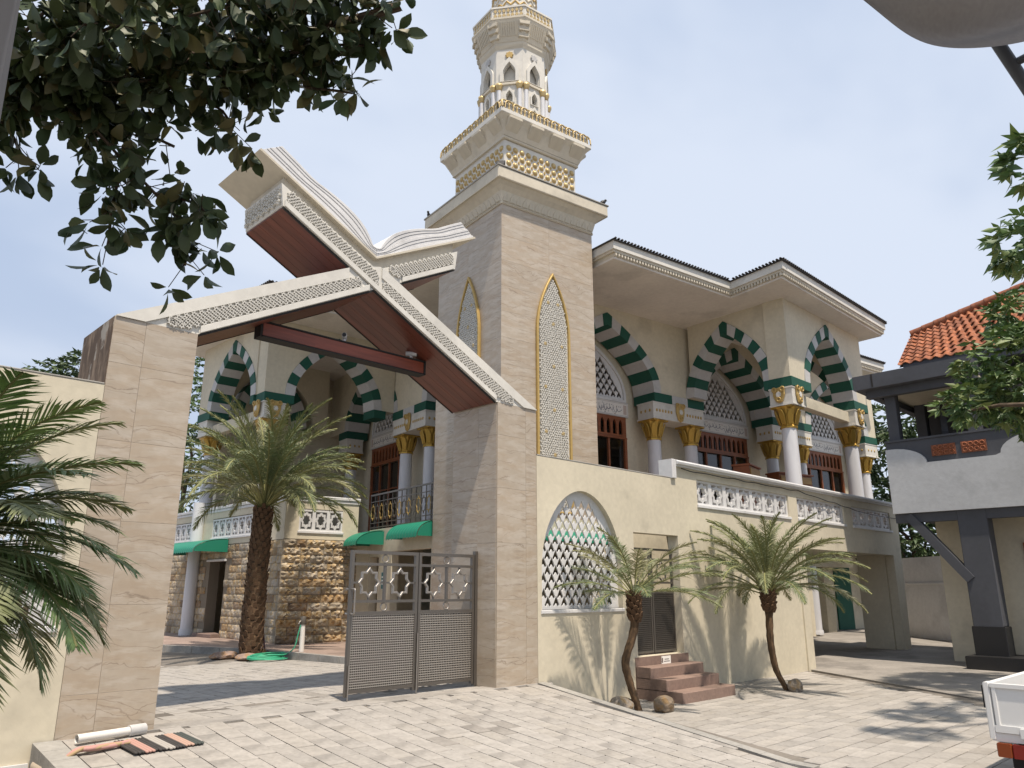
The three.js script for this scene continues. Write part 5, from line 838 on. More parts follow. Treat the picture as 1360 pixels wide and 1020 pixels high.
{ // far boundary wall right of the carport
  const w = thing('boundary_wall', 'pale grey yard wall with a rib, between the carport and the grey house', 'wall');
  const P0 = [28.1, -10.2], P1 = [24.9, -6.0]; const g = lineGroup('wall_run', w, P0, P1), L = len(P0, P1); mesh('wall_face', bx(-0.5, L + 2, 0, 2.74, -0.2, 0), M.white, g); mesh('rib', cbx(-0.5, L + 2, 1.88, 1.94, 0.001, 0.05, 0.008), M.white, g);
}
// ---------------------------------------------------------------- pickup truck at the right edge (rear towards -x)
{
  const t = thing('pickup_truck', 'white drop side pickup truck with its tailgate towards the gate', 'truck', [0, 0, 0]);
  const p0 = [8.36, -2.33]; t.position.set(p0[0], 0, p0[1]);   // rear corner on the wall side; z grows along the tailgate
  const W = 1.42, Ln = 2.2, fl = 0.50, tp = 0.915;
  mesh('tailgate', cbx(-0.02, 0.02, fl + 0.015, tp - 0.03, 0.05, W - 0.05, 0.008), M.truckWhite, t);
  mesh('tailgate_rim', [cbx(-0.035, 0.035, tp - 0.035, tp, 0.03, W - 0.03, 0.01), cbx(-0.032, 0.032, fl, fl + 0.06, 0.03, W - 0.03, 0.008), cbx(-0.032, 0.032, fl + 0.06, tp - 0.035, 0.045, 0.085, 0.008), cbx(-0.032, 0.032, fl + 0.06, tp - 0.035, W - 0.085, W - 0.045, 0.008)], M.truckWhite, t);
  mesh('corner_post', cbx(-0.03, 0.10, fl - 0.06, tp + 0.005, -0.02, 0.035, 0.01), M.truckWhite, t); mesh('corner_post', cbx(-0.03, 0.10, fl - 0.06, tp + 0.005, W - 0.035, W + 0.02, 0.01), M.truckWhite, t);
  for (const z of [0.0, W]) mesh('side_board', cbx(0.10, Ln, fl, tp, z - 0.02, z + 0.02, 0.01), M.truckWhite, t);
  mesh('bed_floor', bx(0.03, Ln, fl - 0.05, fl, 0.02, W - 0.02), M.darkSteel, t);
  for (const z of [0.28, 1.1]) mesh('hinge', cbx(-0.055, -0.033, fl - 0.03, fl + 0.05, z - 0.05, z + 0.05, 0.006), M.truckWhite, t);
  mesh('bed_rail', bx(-0.02, 0.02, fl - 0.075, fl - 0.005, 0.0, W), M.truckWhite, t);
  for (const z of [0.03, W - 0.45]) { const l = part('tail_lamp', t); mesh('lens_amber', cbx(-0.06, 0.0, fl - 0.20, fl - 0.085, z, z + 0.12, 0.01), M.lampAmber, l); mesh('lens_red', cbx(-0.06, 0.0, fl - 0.20, fl - 0.085, z + 0.122, z + 0.30, 0.01), M.lampRed, l); mesh('lens_clear', cbx(-0.06, 0.0, fl - 0.20, fl - 0.085, z + 0.302, z + 0.42, 0.01), M.lampClear, l); }
  mesh('mudflap', cbx(0.10, 0.125, fl - 0.48, fl - 0.20, 0.10, 0.34, 0.006), M.rubber, t); mesh('mudflap', cbx(0.10, 0.125, fl - 0.48, fl - 0.20, W - 0.34, W - 0.10, 0.006), M.rubber, t);
  mesh('reflector', bx(-0.005, 0.098, fl - 0.46, fl - 0.42, 0.11, 0.33), M.lampRed, t);
  mesh('side_rail_black', bx(0.02, 0.06, tp - 0.22, tp - 0.03, -0.045, -0.021), M.rubber, t);
  mesh('chassis', bx(0.1, 3.2, 0.36, fl - 0.08, 0.35, W - 0.35), M.darkSteel, t);
  for (const x of [0.75, 2.75]) for (const z of [0.12, W - 0.12]) { const w = part('wheel', t); w.position.set(x, 0.27, z); mesh('tyre', new THREE.TorusGeometry(0.20, 0.07, 10, 24), M.rubber, w); mesh('rim', new THREE.CylinderGeometry(0.15, 0.15, 0.1, 20).rotateX(Math.PI / 2), M.steel, w); }
  mesh('cab', [(() => { const s = poly([[2.28, 0.42], [3.7, 0.42], [3.7, 0.95], [3.45, 1.25], [3.2, 1.80], [2.32, 1.80]]); return ext(s, 0.02, W - 0.02, 0.05); })()], M.truckWhite, t); mesh('rear_window', bx(2.255, 2.275, 1.25, 1.65, 0.2, W - 0.2), M.glass, t);
}
// ---------------------------------------------------------------- palms
function leafletSheet(out, p, dir, side, len_, w, bend) { // thin blade: quad + tip
  const m = p.clone().addScaledVector(dir, len_ * 0.55), e = p.clone().addScaledVector(dir, len_); e.y -= bend * len_; m.y -= bend * len_ * 0.25;
  const a = p.clone().addScaledVector(side, w * 0.35), b = p.clone().addScaledVector(side, -w * 0.35), c = m.clone().addScaledVector(side, w * 0.5), d = m.clone().addScaledVector(side, -w * 0.5);
  out.push(a, b, d, a, d, c, c, d, e);
}
function frondGeo(L, e0, droop, lmax, nl, seed, wid = 0.022, vee = 0.35, bare = 0.13, fluff = 0, open = [1.15, 0.38]) {
  const r = rng(seed), n = 22, pts = []; let p = new THREE.Vector3(), y = 0; pts.push(p.clone());
  const twist = (r() - 0.5) * 0.5; for (let i = 1; i <= n; i++) { const s = i / n, a = e0 - droop * Math.pow(s, 1.35), b = twist * s; p = p.clone().add(new THREE.Vector3(Math.sin(b) * Math.cos(a), Math.sin(a), Math.cos(b) * Math.cos(a)).multiplyScalar(L / n)); pts.push(p); }
  const curve = new THREE.CatmullRomCurve3(pts), tri = [];
  for (let i = 0; i < nl; i++) { const s = bare + (0.99 - bare) * i / (nl - 1), q = curve.getPoint(s), t = curve.getTangent(s), sd = new THREE.Vector3(0, 1, 0).cross(t).normalize(), up = t.clone().cross(sd).normalize();
    const l = lmax * Math.min(1, 0.35 + 3.2 * (s - bare)) * Math.pow(Math.max(0.02, 1 - Math.pow(s, 3.2)), 0.6) * (0.85 + 0.3 * r()); const ph = mix(open[0], open[1], s) + (r() - 0.5) * 0.16;
    for (const k of [-1, 1]) { const d = t.clone().multiplyScalar(Math.cos(ph)).addScaledVector(sd, k * Math.sin(ph)).addScaledVector(up, vee * (0.5 + 0.9 * r()) + fluff * (r() - 0.45)).normalize(); const w = d.clone().cross(up).normalize().applyAxisAngle(d, (r() - 0.5) * (0.5 + 2 * fluff)); leafletSheet(tri, q, d, w, l, wid * (0.8 + 0.4 * r()), 0.10 + 0.22 * r()); } }
  const pos = new Float32Array(tri.length * 3); tri.forEach((v, i) => { pos[i * 3] = v.x; pos[i * 3 + 1] = v.y; pos[i * 3 + 2] = v.z; });
  const g = new THREE.BufferGeometry(); g.setAttribute('position', new THREE.BufferAttribute(pos, 3)); g.setAttribute('uv', new THREE.BufferAttribute(new Float32Array(tri.length * 2), 2)); g.computeVertexNormals();
  const rc = new THREE.TubeGeometry(curve, 18, L * 0.0065, 5, false); const rp = rc.attributes.position, c = new THREE.Vector3(); 
  return { leaf: g, rachis: rc };
}
const palmMats = [leafMat([0.20, 0.225, 0.095], 0.3), leafMat([0.165, 0.205, 0.085], 0.3), leafMat([0.24, 0.235, 0.12], 0.3), leafMat([0.14, 0.185, 0.075], 0.3)];
const nearPalmMats = [leafMat([0.125, 0.205, 0.060]), leafMat([0.145, 0.215, 0.065]), leafMat([0.185, 0.21, 0.085])];
M.rachis = mat([0.20, 0.20, 0.075], { roughness: 0.7 });
function palm(name, label, pos, h, trunkPts, r0, r1, fronds, mats, boots, group) {
  const g = thing(name, label, 'palm', pos, 0, group);
  const curve = new THREE.CatmullRomCurve3(trunkPts.map(p => new THREE.Vector3(...p)));
  { const n = 26, m = 14, pos_ = [], idx = [], rr_ = rng(boots.seed || 3); for (let i = 0; i <= n; i++) { const s = i / n, c = curve.getPoint(s), rad = mix(r0, r1, s) * (1 + 0.06 * Math.sin(i * 2.4)) * (s > 0.9 ? 0.92 : 1); for (let j = 0; j <= m; j++) { const a = j / m * Math.PI * 2, q = rad * (1 + 0.05 * Math.sin(a * 5 + i)); pos_.push(c.x + q * Math.cos(a), c.y, c.z + q * Math.sin(a)); } } for (let i = 0; i < n; i++) for (let j = 0; j < m; j++) { const q = i * (m + 1) + j; idx.push(q, q + m + 1, q + m + 2, q, q + m + 2, q + 1); } const t = new THREE.BufferGeometry(); t.setAttribute('position', new THREE.Float32BufferAttribute(pos_, 3)); t.setIndex(idx); t.computeVertexNormals(); const uv = []; for (let i = 0; i <= n; i++) for (let j = 0; j <= m; j++) uv.push(j / m * 0.6, i / n * h); t.setAttribute('uv', new THREE.Float32BufferAttribute(uv, 2)); mesh('trunk', t, M.bark, g); }
  const top = curve.getPoint(1), r = rng(fronds.seed);
  if (boots.n) { const bg = ni(new THREE.ExtrudeGeometry(poly([[-0.5, 0], [0.5, 0], [0.36, 0.8], [0.12, 1], [-0.12, 1], [-0.36, 0.8]]), { depth: 0.22, bevelEnabled: false })); const l = []; for (let i = 0; i < boots.n; i++) { const s = mix(boots.from, 1, i / boots.n), c = curve.getPoint(s), a = i * 2.39996, rad = mix(r0, r1, s) * (boots.puff || 1); const q = bg.clone(); q.scale(boots.size, boots.size * 1.2, boots.size); q.rotateX(boots.tilt + (r() - 0.5) * 0.3); q.translate(0, 0, rad * 0.92); q.rotateY(a); q.translate(c.x, c.y, c.z); l.push(q); } mesh('leaf_bases', l, M.boot, g).userData.kind = 'stuff'; }
  const kinds = []; for (let k = 0; k < fronds.kinds; k++) { const f = k / (fronds.kinds - 1); kinds.push(frondGeo(fronds.L * (0.88 + 0.24 * r()), mix(fronds.e1, fronds.e0, f), mix(fronds.d1, fronds.d0, f), fronds.leaf, fronds.nl, fronds.seed * 13 + k, fronds.wid, fronds.vee, fronds.bare, fronds.fluff, fronds.open)); }
  for (let i = 0; i < fronds.n; i++) { const k = Math.min(fronds.kinds - 1, Math.floor(i / fronds.n * fronds.kinds)); const a = i * 2.39996 + (r() - 0.5) * 0.5 + (fronds.turn || 0); const f = part('frond', g); f.position.set(top.x, top.y - 0.02 - (i % 5) * 0.012, top.z); f.rotation.y = a; f.rotation.z = (r() - 0.5) * 0.3; mesh('leaflets', kinds[k].leaf, mats[Math.floor(r() * mats.length)], f); mesh('rachis', kinds[k].rachis, M.rachis, f); }
  return g;
}
palm('dwarf_date_palm', 'small palm with a bent bare trunk in front of the arched lattice', [9.86, 0.06, -7.42], 1.6, [[0, -0.08, 0], [-0.10, 0.25, -0.05], [-0.16, 0.62, -0.10], [-0.02, 1.1, -0.02], [-0.02, 1.62, 0.0]], 0.055, 0.07, { n: 24, kinds: 9, L: 1.45, e0: 1.15, e1: 0.22, d0: 0.9, d1: 0.75, leaf: 0.26, nl: 84, seed: 21, wid: 0.0095, vee: 0.1, bare: 0.26, fluff: 0.6 }, palmMats, { n: 46, from: 0.80, size: 0.085, tilt: 0.5, puff: 1.1 }, 'small palms along the street wall');
palm('dwarf_date_palm', 'small palm with a full round crown and stone at its foot before the plain wall', [13.62, 0.06, -6.98], 1.6, [[0, -0.05, 0], [-0.14, 0.3, -0.1], [-0.22, 0.8, -0.12], [-0.18, 1.3, -0.12], [-0.16, 1.62, -0.12]], 0.05, 0.075, { n: 62, kinds: 13, L: 1.90, e0: 1.45, e1: 0.42, d0: 0.95, d1: 1.35, leaf: 0.26, nl: 92, seed: 34, wid: 0.0095, vee: 0.1, bare: 0.26, fluff: 0.6 }, palmMats, { n: 60, from: 0.74, size: 0.10, tilt: 0.5, puff: 1.15 }, 'small palms along the street wall');
palm('date_palm', 'thick trunked date palm standing in the courtyard behind the gate', [7.92, 0.33, -16.12], 3.1, [[0, -0.05, 0], [0.0, 1, 0.0], [0.03, 2.2, -0.03], [0.05, 3.15, -0.05]], 0.23, 0.19, { n: 66, kinds: 16, L: 2.75, e0: 1.50, e1: 0.62, d0: 0.85, d1: 1.75, leaf: 0.36, nl: 110, seed: 55, wid: 0.0135, vee: 0.1, bare: 0.24, fluff: 0.75 }, palmMats, { n: 260, from: 0.05, size: 0.10, tilt: 0.25 });
// near palm at the left edge, trunk outside the picture
palm('garden_palm', 'dark glossy palm crown spreading in front of the left cream wall', [0.60, 0.0, -5.26], 1.9, [[0, 0.12, 0], [0.0, 0.8, 0.0], [0.02, 1.4, 0], [0.0, 2.0, 0]], 0.13, 0.12, { n: 78, kinds: 16, L: 1.16, e0: 1.35, e1: -0.3, d0: 0.95, d1: 1.1, leaf: 0.36, nl: 66, seed: 71, wid: 0.016, vee: 0.1, bare: 0.10, fluff: 0.12, open: [1.15, 0.72] }, nearPalmMats, { n: 60, from: 0.5, size: 0.09, tilt: 0.4 });
// ---------------------------------------------------------------- broad-leaved trees
function limb(a, b, r0, r1, sag = 0.1, seed = 1) { const r = rng(seed), A = new THREE.Vector3(...a), B = new THREE.Vector3(...b), L = A.distanceTo(B), pts = [A]; for (let i = 1; i < 4; i++) { const p = A.clone().lerp(B, i / 4); p.x += (r() - 0.5) * L * sag; p.y += (r() - 0.3) * L * sag; p.z += (r() - 0.5) * L * sag; pts.push(p); } pts.push(B); const c = new THREE.CatmullRomCurve3(pts), n = 10, m = 7, pos = [], idx = [], uv = [], fr = c.computeFrenetFrames(n); for (let i = 0; i <= n; i++) { const p = c.getPoint(i / n), rad = mix(r0, r1, i / n); for (let j = 0; j <= m; j++) { const q = j / m * Math.PI * 2, v = p.clone().addScaledVector(fr.normals[i], rad * Math.cos(q)).addScaledVector(fr.binormals[i], rad * Math.sin(q)); pos.push(v.x, v.y, v.z); uv.push(j / m * rad * 6, i / n * L); } } for (let i = 0; i < n; i++) for (let j = 0; j < m; j++) { const q = i * (m + 1) + j; idx.push(q, q + 1, q + m + 2, q, q + m + 2, q + m + 1); } const g = new THREE.BufferGeometry(); g.setAttribute('position', new THREE.Float32BufferAttribute(pos, 3)); g.setAttribute('uv', new THREE.Float32BufferAttribute(uv, 2)); g.setIndex(idx); g.computeVertexNormals(); return { g: ni(g), c }; }
function bladeGeo(l, w, fold = 0.18, curl = 0.2, n = 4, wide = 0.62) { // folded leaf along +y, base at 0
  const pos = [], idx = []; for (let i = 0; i <= n; i++) { const s = i / n, ww = w * Math.pow(Math.sin(Math.PI * Math.min(1, Math.pow(s, wide * 1.35))), 0.75) * (i === n ? 0 : 1) + (i === 0 ? 0.004 : 0), z = -curl * l * s * s; pos.push(-ww / 2, l * s, z + fold * ww, 0, l * s, z, ww / 2, l * s, z + fold * ww); }
  for (let i = 0; i < n; i++) { const q = i * 3; idx.push(q, q + 1, q + 4, q, q + 4, q + 3, q + 1, q + 2, q + 5, q + 1, q + 5, q + 4); } const g = new THREE.BufferGeometry(); g.setAttribute('position', new THREE.Float32BufferAttribute(pos, 3)); g.setIndex(idx); g.computeVertexNormals(); g.setAttribute('uv', new THREE.BufferAttribute(new Float32Array(pos.length / 3 * 2), 2)); return g;
}
const camFwd = new THREE.Vector3(Math.cos(YAW) * Math.cos(PITCH), Math.sin(PITCH), -Math.sin(YAW) * Math.cos(PITCH));
{ // spreading tree beside the viewer: its boughs hang into the upper left
  const g = thing('broadleaf_tree', 'broad leaved tree whose dark boughs hang down beside the grey tent pole', 'tree', [-1.2, 0, -5.6]); const O = g.position;
  // boughs given as world points
  const B = [
    [[-1.2, 3.6, -5.6], [0.29, 4.17, -4.25], [0.62, 4.16, -3.99], [0.90, 4.33, -3.83], [1.26, 4.51, -3.59], [1.64, 4.63, -3.19], [1.95, 4.77, -2.87]],
    [[0.62, 4.16, -3.99], [0.82, 4.02, -3.91], [1.01, 3.9, -3.94], [1.18, 3.79, -3.95], [1.33, 3.68, -3.96]], [[1.01, 3.9, -3.94], [1.01, 3.7, -4.04], [1.04, 3.50, -4.12]], [[1.33, 3.68, -3.96], [1.40, 3.55, -4.0], [1.41, 3.47, -4.04]], [[1.18, 3.79, -3.95], [1.36, 3.76, -3.86], [1.45, 3.70, -3.84]],
    [[0.29, 4.17, -4.25], [0.52, 4.02, -4.22], [0.62, 3.90, -4.26]], [[1.26, 4.51, -3.59], [1.5, 4.40, -3.46], [1.88, 4.36, -3.18]], [[0.90, 4.33, -3.83], [1.2, 4.30, -3.74], [1.41, 4.27, -3.71], [1.48, 4.18, -3.76]],
    [[0.62, 4.16, -3.99], [0.70, 4.3, -3.6], [1.04, 4.44, -3.32], [1.44, 4.65, -2.98]], [[0.62, 4.16, -3.99], [0.64, 4.25, -3.55], [0.78, 4.47, -3.1]], [[0.9, 4.33, -3.83], [1.2, 4.6, -3.75], [1.48, 4.79, -3.68]], [[1.26, 4.51, -3.59], [1.6, 4.58, -3.3], [1.93, 4.61, -3.04]],
    [[0.29, 4.17, -4.25], [0.5, 4.35, -4.1], [0.8, 4.6, -3.9], [1.1, 4.75, -3.7]], [[0.62, 4.16, -3.99], [0.8, 4.2, -4.0], [1.05, 4.15, -4.0], [1.25, 4.1, -3.95]], [[0.3, 4.17, -4.25], [0.45, 4.3, -3.9], [0.6, 4.5, -3.6], [0.9, 4.7, -3.4]], [[0.90, 4.33, -3.83], [1.1, 4.4, -3.6], [1.35, 4.45, -3.4], [1.6, 4.5, -3.25]], [[0.7, 4.2, -3.95], [0.9, 4.22, -3.75], [1.15, 4.3, -3.6]], [[0.40, 4.16, -4.15], [0.6, 4.22, -4.2], [0.8, 4.3, -4.1], [1.0, 4.45, -3.95]], [[0.8, 4.5, -3.5], [1.1, 4.7, -3.2], [1.4, 4.9, -2.9]], [[1.1, 4.6, -3.5], [1.5, 4.8, -3.2], [1.8, 4.95, -2.9]]];
  const rel = p => [p[0] - O.x, p[1] - O.y, p[2] - O.z];
  mesh('trunk', limb([0, -0.05, 0], [0, 3.65, 0], 0.2, 0.13, 0.05, 4).g, M.barkGrey, g);
  const r = rng(404), curves = []; B.forEach((b, i) => { const c = new THREE.CatmullRomCurve3(b.map(p => new THREE.Vector3(...rel(p)))); curves.push([c, c.getLength()]); mesh('bough', new THREE.TubeGeometry(c, 14, i === 0 ? 0.026 : 0.008, 6), M.barkGrey, g); });
  const blades = [bladeGeo(0.110, 0.056, 0.15, 0.15, 5, 1.0), bladeGeo(0.090, 0.050, 0.2, 0.3, 5, 1.05), bladeGeo(0.125, 0.060, 0.12, 0.25, 5, 0.95)]; const lm = [leafMat([0.045, 0.072, 0.022], 0.1), leafMat([0.058, 0.082, 0.025], 0.12), leafMat([0.038, 0.064, 0.024], 0.08), leafMat([0.12, 0.11, 0.035], 0.25)];
  const list = []; const tw = [];
  for (const [c, L] of curves) { const n = Math.round(L * 30); for (let i = 0; i < n; i++) { const s = 0.12 + 0.88 * (i + r()) / n, p = c.getPoint(Math.min(1, s)); const spread = 0.09 + 0.09 * r(); const t = p.clone().add(new THREE.Vector3((r() - 0.5), (r() - 0.62) * 0.9, (r() - 0.5)).multiplyScalar(2 * spread)); tw.push(new THREE.TubeGeometry(new THREE.LineCurve3(p, t), 1, 0.0025, 4)); const k = 4 + Math.floor(r() * 4); for (let q = 0; q < k; q++) { const d = new THREE.Vector3(r() - 0.5, (r() - 0.72) * 1.3, r() - 0.5).normalize(); list.push([t.clone().addScaledVector(d, 0.01 + 0.03 * r()), d, Math.floor(r() * 3), r() < 0.12 ? 3 : Math.floor(r() * 3), 0.8 + 0.45 * r(), r() * 6.28]); } } }
  mesh('twigs', tw, M.barkGrey, g).userData.kind = 'stuff';
  const key = q => { const w = q[0].clone().add(O); const dd = w.clone().sub(camera.position), z = dd.dot(camFwd); return z <= 0 ? 99 : dd.length(); };
  list.sort((a, b) => key(a) - key(b)); const rest = [[], [], [], []];
  list.forEach((q, i) => { const m4 = new THREE.Matrix4().compose(q[0], new THREE.Quaternion().setFromUnitVectors(new THREE.Vector3(0, 1, 0), q[1]).multiply(new THREE.Quaternion().setFromAxisAngle(new THREE.Vector3(0, 1, 0), q[5])), new THREE.Vector3(q[4], q[4], q[4])); if (i < 300) { const m = mesh('leaf', blades[q[2]], lm[q[3]], g); m4.decompose(m.position, m.quaternion, m.scale); } else rest[q[3]].push(blades[q[2]].clone().applyMatrix4(m4)); });
  rest.forEach((l, k) => { if (l.length) mesh('foliage', l, lm[k], g).userData.kind = 'stuff'; });
}
// generic crown: clumps of blades around limb ends
function broadTree(name, label, pos, trunkH, r0, clumps, leaf, mats, seed, group, category = 'tree') {
  const g = thing(name, label, category, pos, 0, group), r = rng(seed); const tr = limb([0, -0.05, 0], [0.1, trunkH, 0.05], r0, r0 * 0.6, 0.05, seed); mesh('trunk', tr.g, M.barkGrey, g);
  const crown = mats.map(() => []); const blades = [bladeGeo(leaf, leaf * 0.34, 0.2, 0.3, 2), bladeGeo(leaf * 0.8, leaf * 0.32, 0.15, 0.1, 2)].map(ni);
  clumps.forEach((c, ci) => { const [x, y, z, rad, n] = c; mesh('limb', limb([0.08, trunkH * 0.92, 0.04], [x, y - rad * 0.3, z], r0 * 0.4, r0 * 0.08, 0.10, seed + ci).g, M.barkGrey, g);
    for (let i = 0; i < n; i++) { const d = new THREE.Vector3(r() * 2 - 1, r() * 2 - 1, r() * 2 - 1); if (d.length() > 1) { i--; continue; } const rr0 = Math.pow(d.length(), 0.45); d.normalize().multiplyScalar(rr0 * rad); d.y *= 0.75; const C = new THREE.Vector3(x, y, z).add(d); const k = 5 + Math.floor(r() * 3), ax = new THREE.Vector3(d.x, d.y + 0.1, d.z).normalize(), mi = Math.min(mats.length - 1, Math.floor(r() * mats.length)); for (let q = 0; q < k; q++) { const a = q / k * 6.28 + r() * 0.6, v = new THREE.Vector3(Math.cos(a), -0.25 - 0.5 * r(), Math.sin(a)).addScaledVector(ax, 0.7).normalize(); const b = blades[q % 2].clone(); b.applyMatrix4(new THREE.Matrix4().compose(C, new THREE.Quaternion().setFromUnitVectors(new THREE.Vector3(0, 1, 0), v).multiply(new THREE.Quaternion().setFromAxisAngle(new THREE.Vector3(0, 1, 0), r() * 6.28)), new THREE.Vector3(1, 1, 1).multiplyScalar(0.75 + 0.5 * r()))); crown[mi].push(b); } } });
  crown.forEach((l, i) => { if (l.length) mesh('crown', l, mats[i], g).userData.kind = 'stuff'; }); return g;
}
const gm = [leafMat([0.085, 0.155, 0.040]), leafMat([0.110, 0.180, 0.042]), leafMat([0.065, 0.125, 0.036]), leafMat([0.15, 0.20, 0.05])];
const dm = [leafMat([0.045, 0.085, 0.028]), leafMat([0.058, 0.105, 0.034]), leafMat([0.075, 0.12, 0.038])];
{ const px = 14.6, pz = -0.6; broadTree('mango_tree', 'leafy green tree hanging over the grey house balcony and the truck', [px, 0, pz], 4.6, 0.24, [[9.95 - px, 6.6, -1.28 - pz, 0.46, 48], [11.5 - px, 6.25, -1.85 - pz, 0.52, 70], [12.6 - px, 6.7, -1.4 - pz, 0.7, 80], [16.0 - px, 5.75, -3.2 - pz, 0.9, 170], [16.7 - px, 6.8, -2.9 - pz, 0.75, 120], [15.05 - px, 4.95, -3.8 - pz, 0.45, 50], [17.0 - px, 5.1, -2.9 - pz, 1.0, 150], [15.7 - px, 5.05, -3.0 - pz, 0.7, 100], [14.0 - px, 6.6, -0.9 - pz, 1.0, 110], [13.0 - px, 7.8, 0.6 - pz, 1.3, 120], [17.2 - px, 6.3, -1.8 - pz, 1.2, 130]], 0.24, gm, 606); }
// trees behind the buildings
broadTree('background_tree', 'dense tree filling the gap between mosque and grey house', [31.6, 0, -10.6], 2.4, 0.22, [[-0.9, 6.9, -0.6, 1.5, 190], [-0.6, 5.0, -0.8, 1.5, 190], [-0.3, 3.7, 0.2, 1.5, 190], [0.2, 3.4, 1.6, 1.5, 180], [0.6, 5.2, 0.8, 1.6, 170], [-0.9, 8.0, 0.0, 1.0, 90], [0.8, 3.2, 3.0, 1.5, 150], [1.0, 6.8, 1.0, 1.4, 120], [0.2, 2.4, -1.2, 1.3, 120]], 0.34, dm, 707, 'trees behind the walls');
broadTree('background_tree', 'dark tree crown showing above the left wall beside the weathered pillar', [4.6, 0.3, -21.2], 4.2, 0.16, [[-0.1, 6.6, 0.2, 0.55, 90], [0.45, 6.9, 0.3, 0.5, 80], [-0.6, 6.1, 0.0, 0.55, 80], [0.2, 6.0, 0, 0.7, 100], [-1.1, 5.7, 0.2, 0.5, 60], [-2.4, 5.9, 0.3, 0.4, 40]], 0.17, dm, 808, 'trees behind the walls');
broadTree('background_tree', 'green tree glimpsed between the left pillar and the courtyard porch', [12.4, 0, -33.0], 4.0, 0.25, [[0, 10.6, 0, 1.4, 150], [-0.4, 8.8, 0.2, 1.5, 150], [0.3, 7.2, 0.2, 1.5, 150], [0.6, 5.6, 0.0, 1.5, 140], [-1.6, 6.4, 0, 1.3, 100]], 0.30, [dm[1], dm[2], gm[0]], 909, 'trees behind the walls');
// ---------------------------------------------------------------- small things
function boulder(pos, sx, sy, sz, seed, label, m = M.rock, group) { const r = vnoise(seed, 6), g = new THREE.IcosahedronGeometry(1, 3), p = g.attributes.position; for (let i = 0; i < p.count; i++) { const v = new THREE.Vector3().fromBufferAttribute(p, i); const k = 1 + 0.35 * (r(v.x * 0.31 + 0.5, v.y * 0.31 + v.z * 0.23 + 0.5) - 0.5) + 0.12 * (r(v.z * 0.9 + 0.1, v.x * 0.9 + v.y * 0.7) - 0.5); v.multiplyScalar(k); p.setXYZ(i, v.x * sx, v.y * sy, v.z * sz); } g.computeVertexNormals(); const o = solo('boulder', muv(g), m, label, 'stone', group); o.position.set(...pos); return o; }
boulder([9.62, 0.09, -7.55], 0.24, 0.12, 0.15, 3, 'flat grey stone left of the bent palm trunk');
boulder([10.02, 0.09, -7.10], 0.19, 0.13, 0.14, 8, 'rugged brown stone right of the bent palm trunk', mat([0.27, 0.22, 0.17], { map: tStone, bumpMap: bStone, bumpScale: 0.03, roughness: 1 }));
boulder([13.60, 0.09, -6.80], 0.13, 0.13, 0.13, 12, 'round grey stone leaning on the foot of the full crowned palm');
boulder([7.5, 0.38, -16.4], 0.32, 0.10, 0.2, 15, 'pinkish stone beside the thick date palm trunk', mat([0.42, 0.32, 0.28], { map: tStone, roughness: 1 })); boulder([7.72, 0.38, -15.78], 0.28, 0.08, 0.2, 17, 'low flat stone next to the coiled green hose', mat([0.42, 0.33, 0.29], { map: tStone, roughness: 1 }));
{ // green hose coil and tap post
  const g = thing('garden_hose', 'bright green hose coiled on the courtyard paving beside the date palm', 'hose', [7.95, 0.345, -15.35]); const pts = [], r = rng(12); for (let i = 0; i < 90; i++) { const a = i * 0.42, q = 0.26 + 0.06 * Math.sin(i * 0.37) + 0.03 * r(); pts.push([q * 1.35 * Math.cos(a), 0.012 + i * 0.0011 + 0.006 * r(), q * Math.sin(a) * 0.9]); } pts.push([0.42, 0.10, 0.0], [0.55, 0.2, 0.02], [0.62, 0.5, 0.04], [0.66, 0.68, 0.05]); mesh('hose_coil', tube(pts, 0.012, 6, 420), M.hose, g);
  const t = thing('tap_post', 'short pale standpipe with a grey tap beside the green hose', 'tap', [8.66, 0.465, -15.30]); mesh('post', cyl(0.055, 0.05, 0.0, 0.55, 14), M.pvc, t); mesh('cap', lathe([[0, 0.72], [0.06, 0.71], [0.065, 0.55], [0, 0.55]], 14), M.sheet, t); mesh('spout', tube([[0, 0.6, 0], [-0.08, 0.62, 0.02], [-0.12, 0.56, 0.03]], 0.014, 8, 12), M.steel, t);
  const b = thing('broom', 'dark broom handle leaning against the courtyard palm', 'broom', [8.16, 0.34, -15.98]); mesh('broom_handle', bar([0.02, 0.1, 0], [-0.06, 1.25, -0.22], 0.025), mat([0.06, 0.03, 0.04]), b); mesh('bristles', lathe([[0.0, 0.18], [0.03, 0.17], [0.10, 0], [0, 0]], 10), M.bark, b);
}
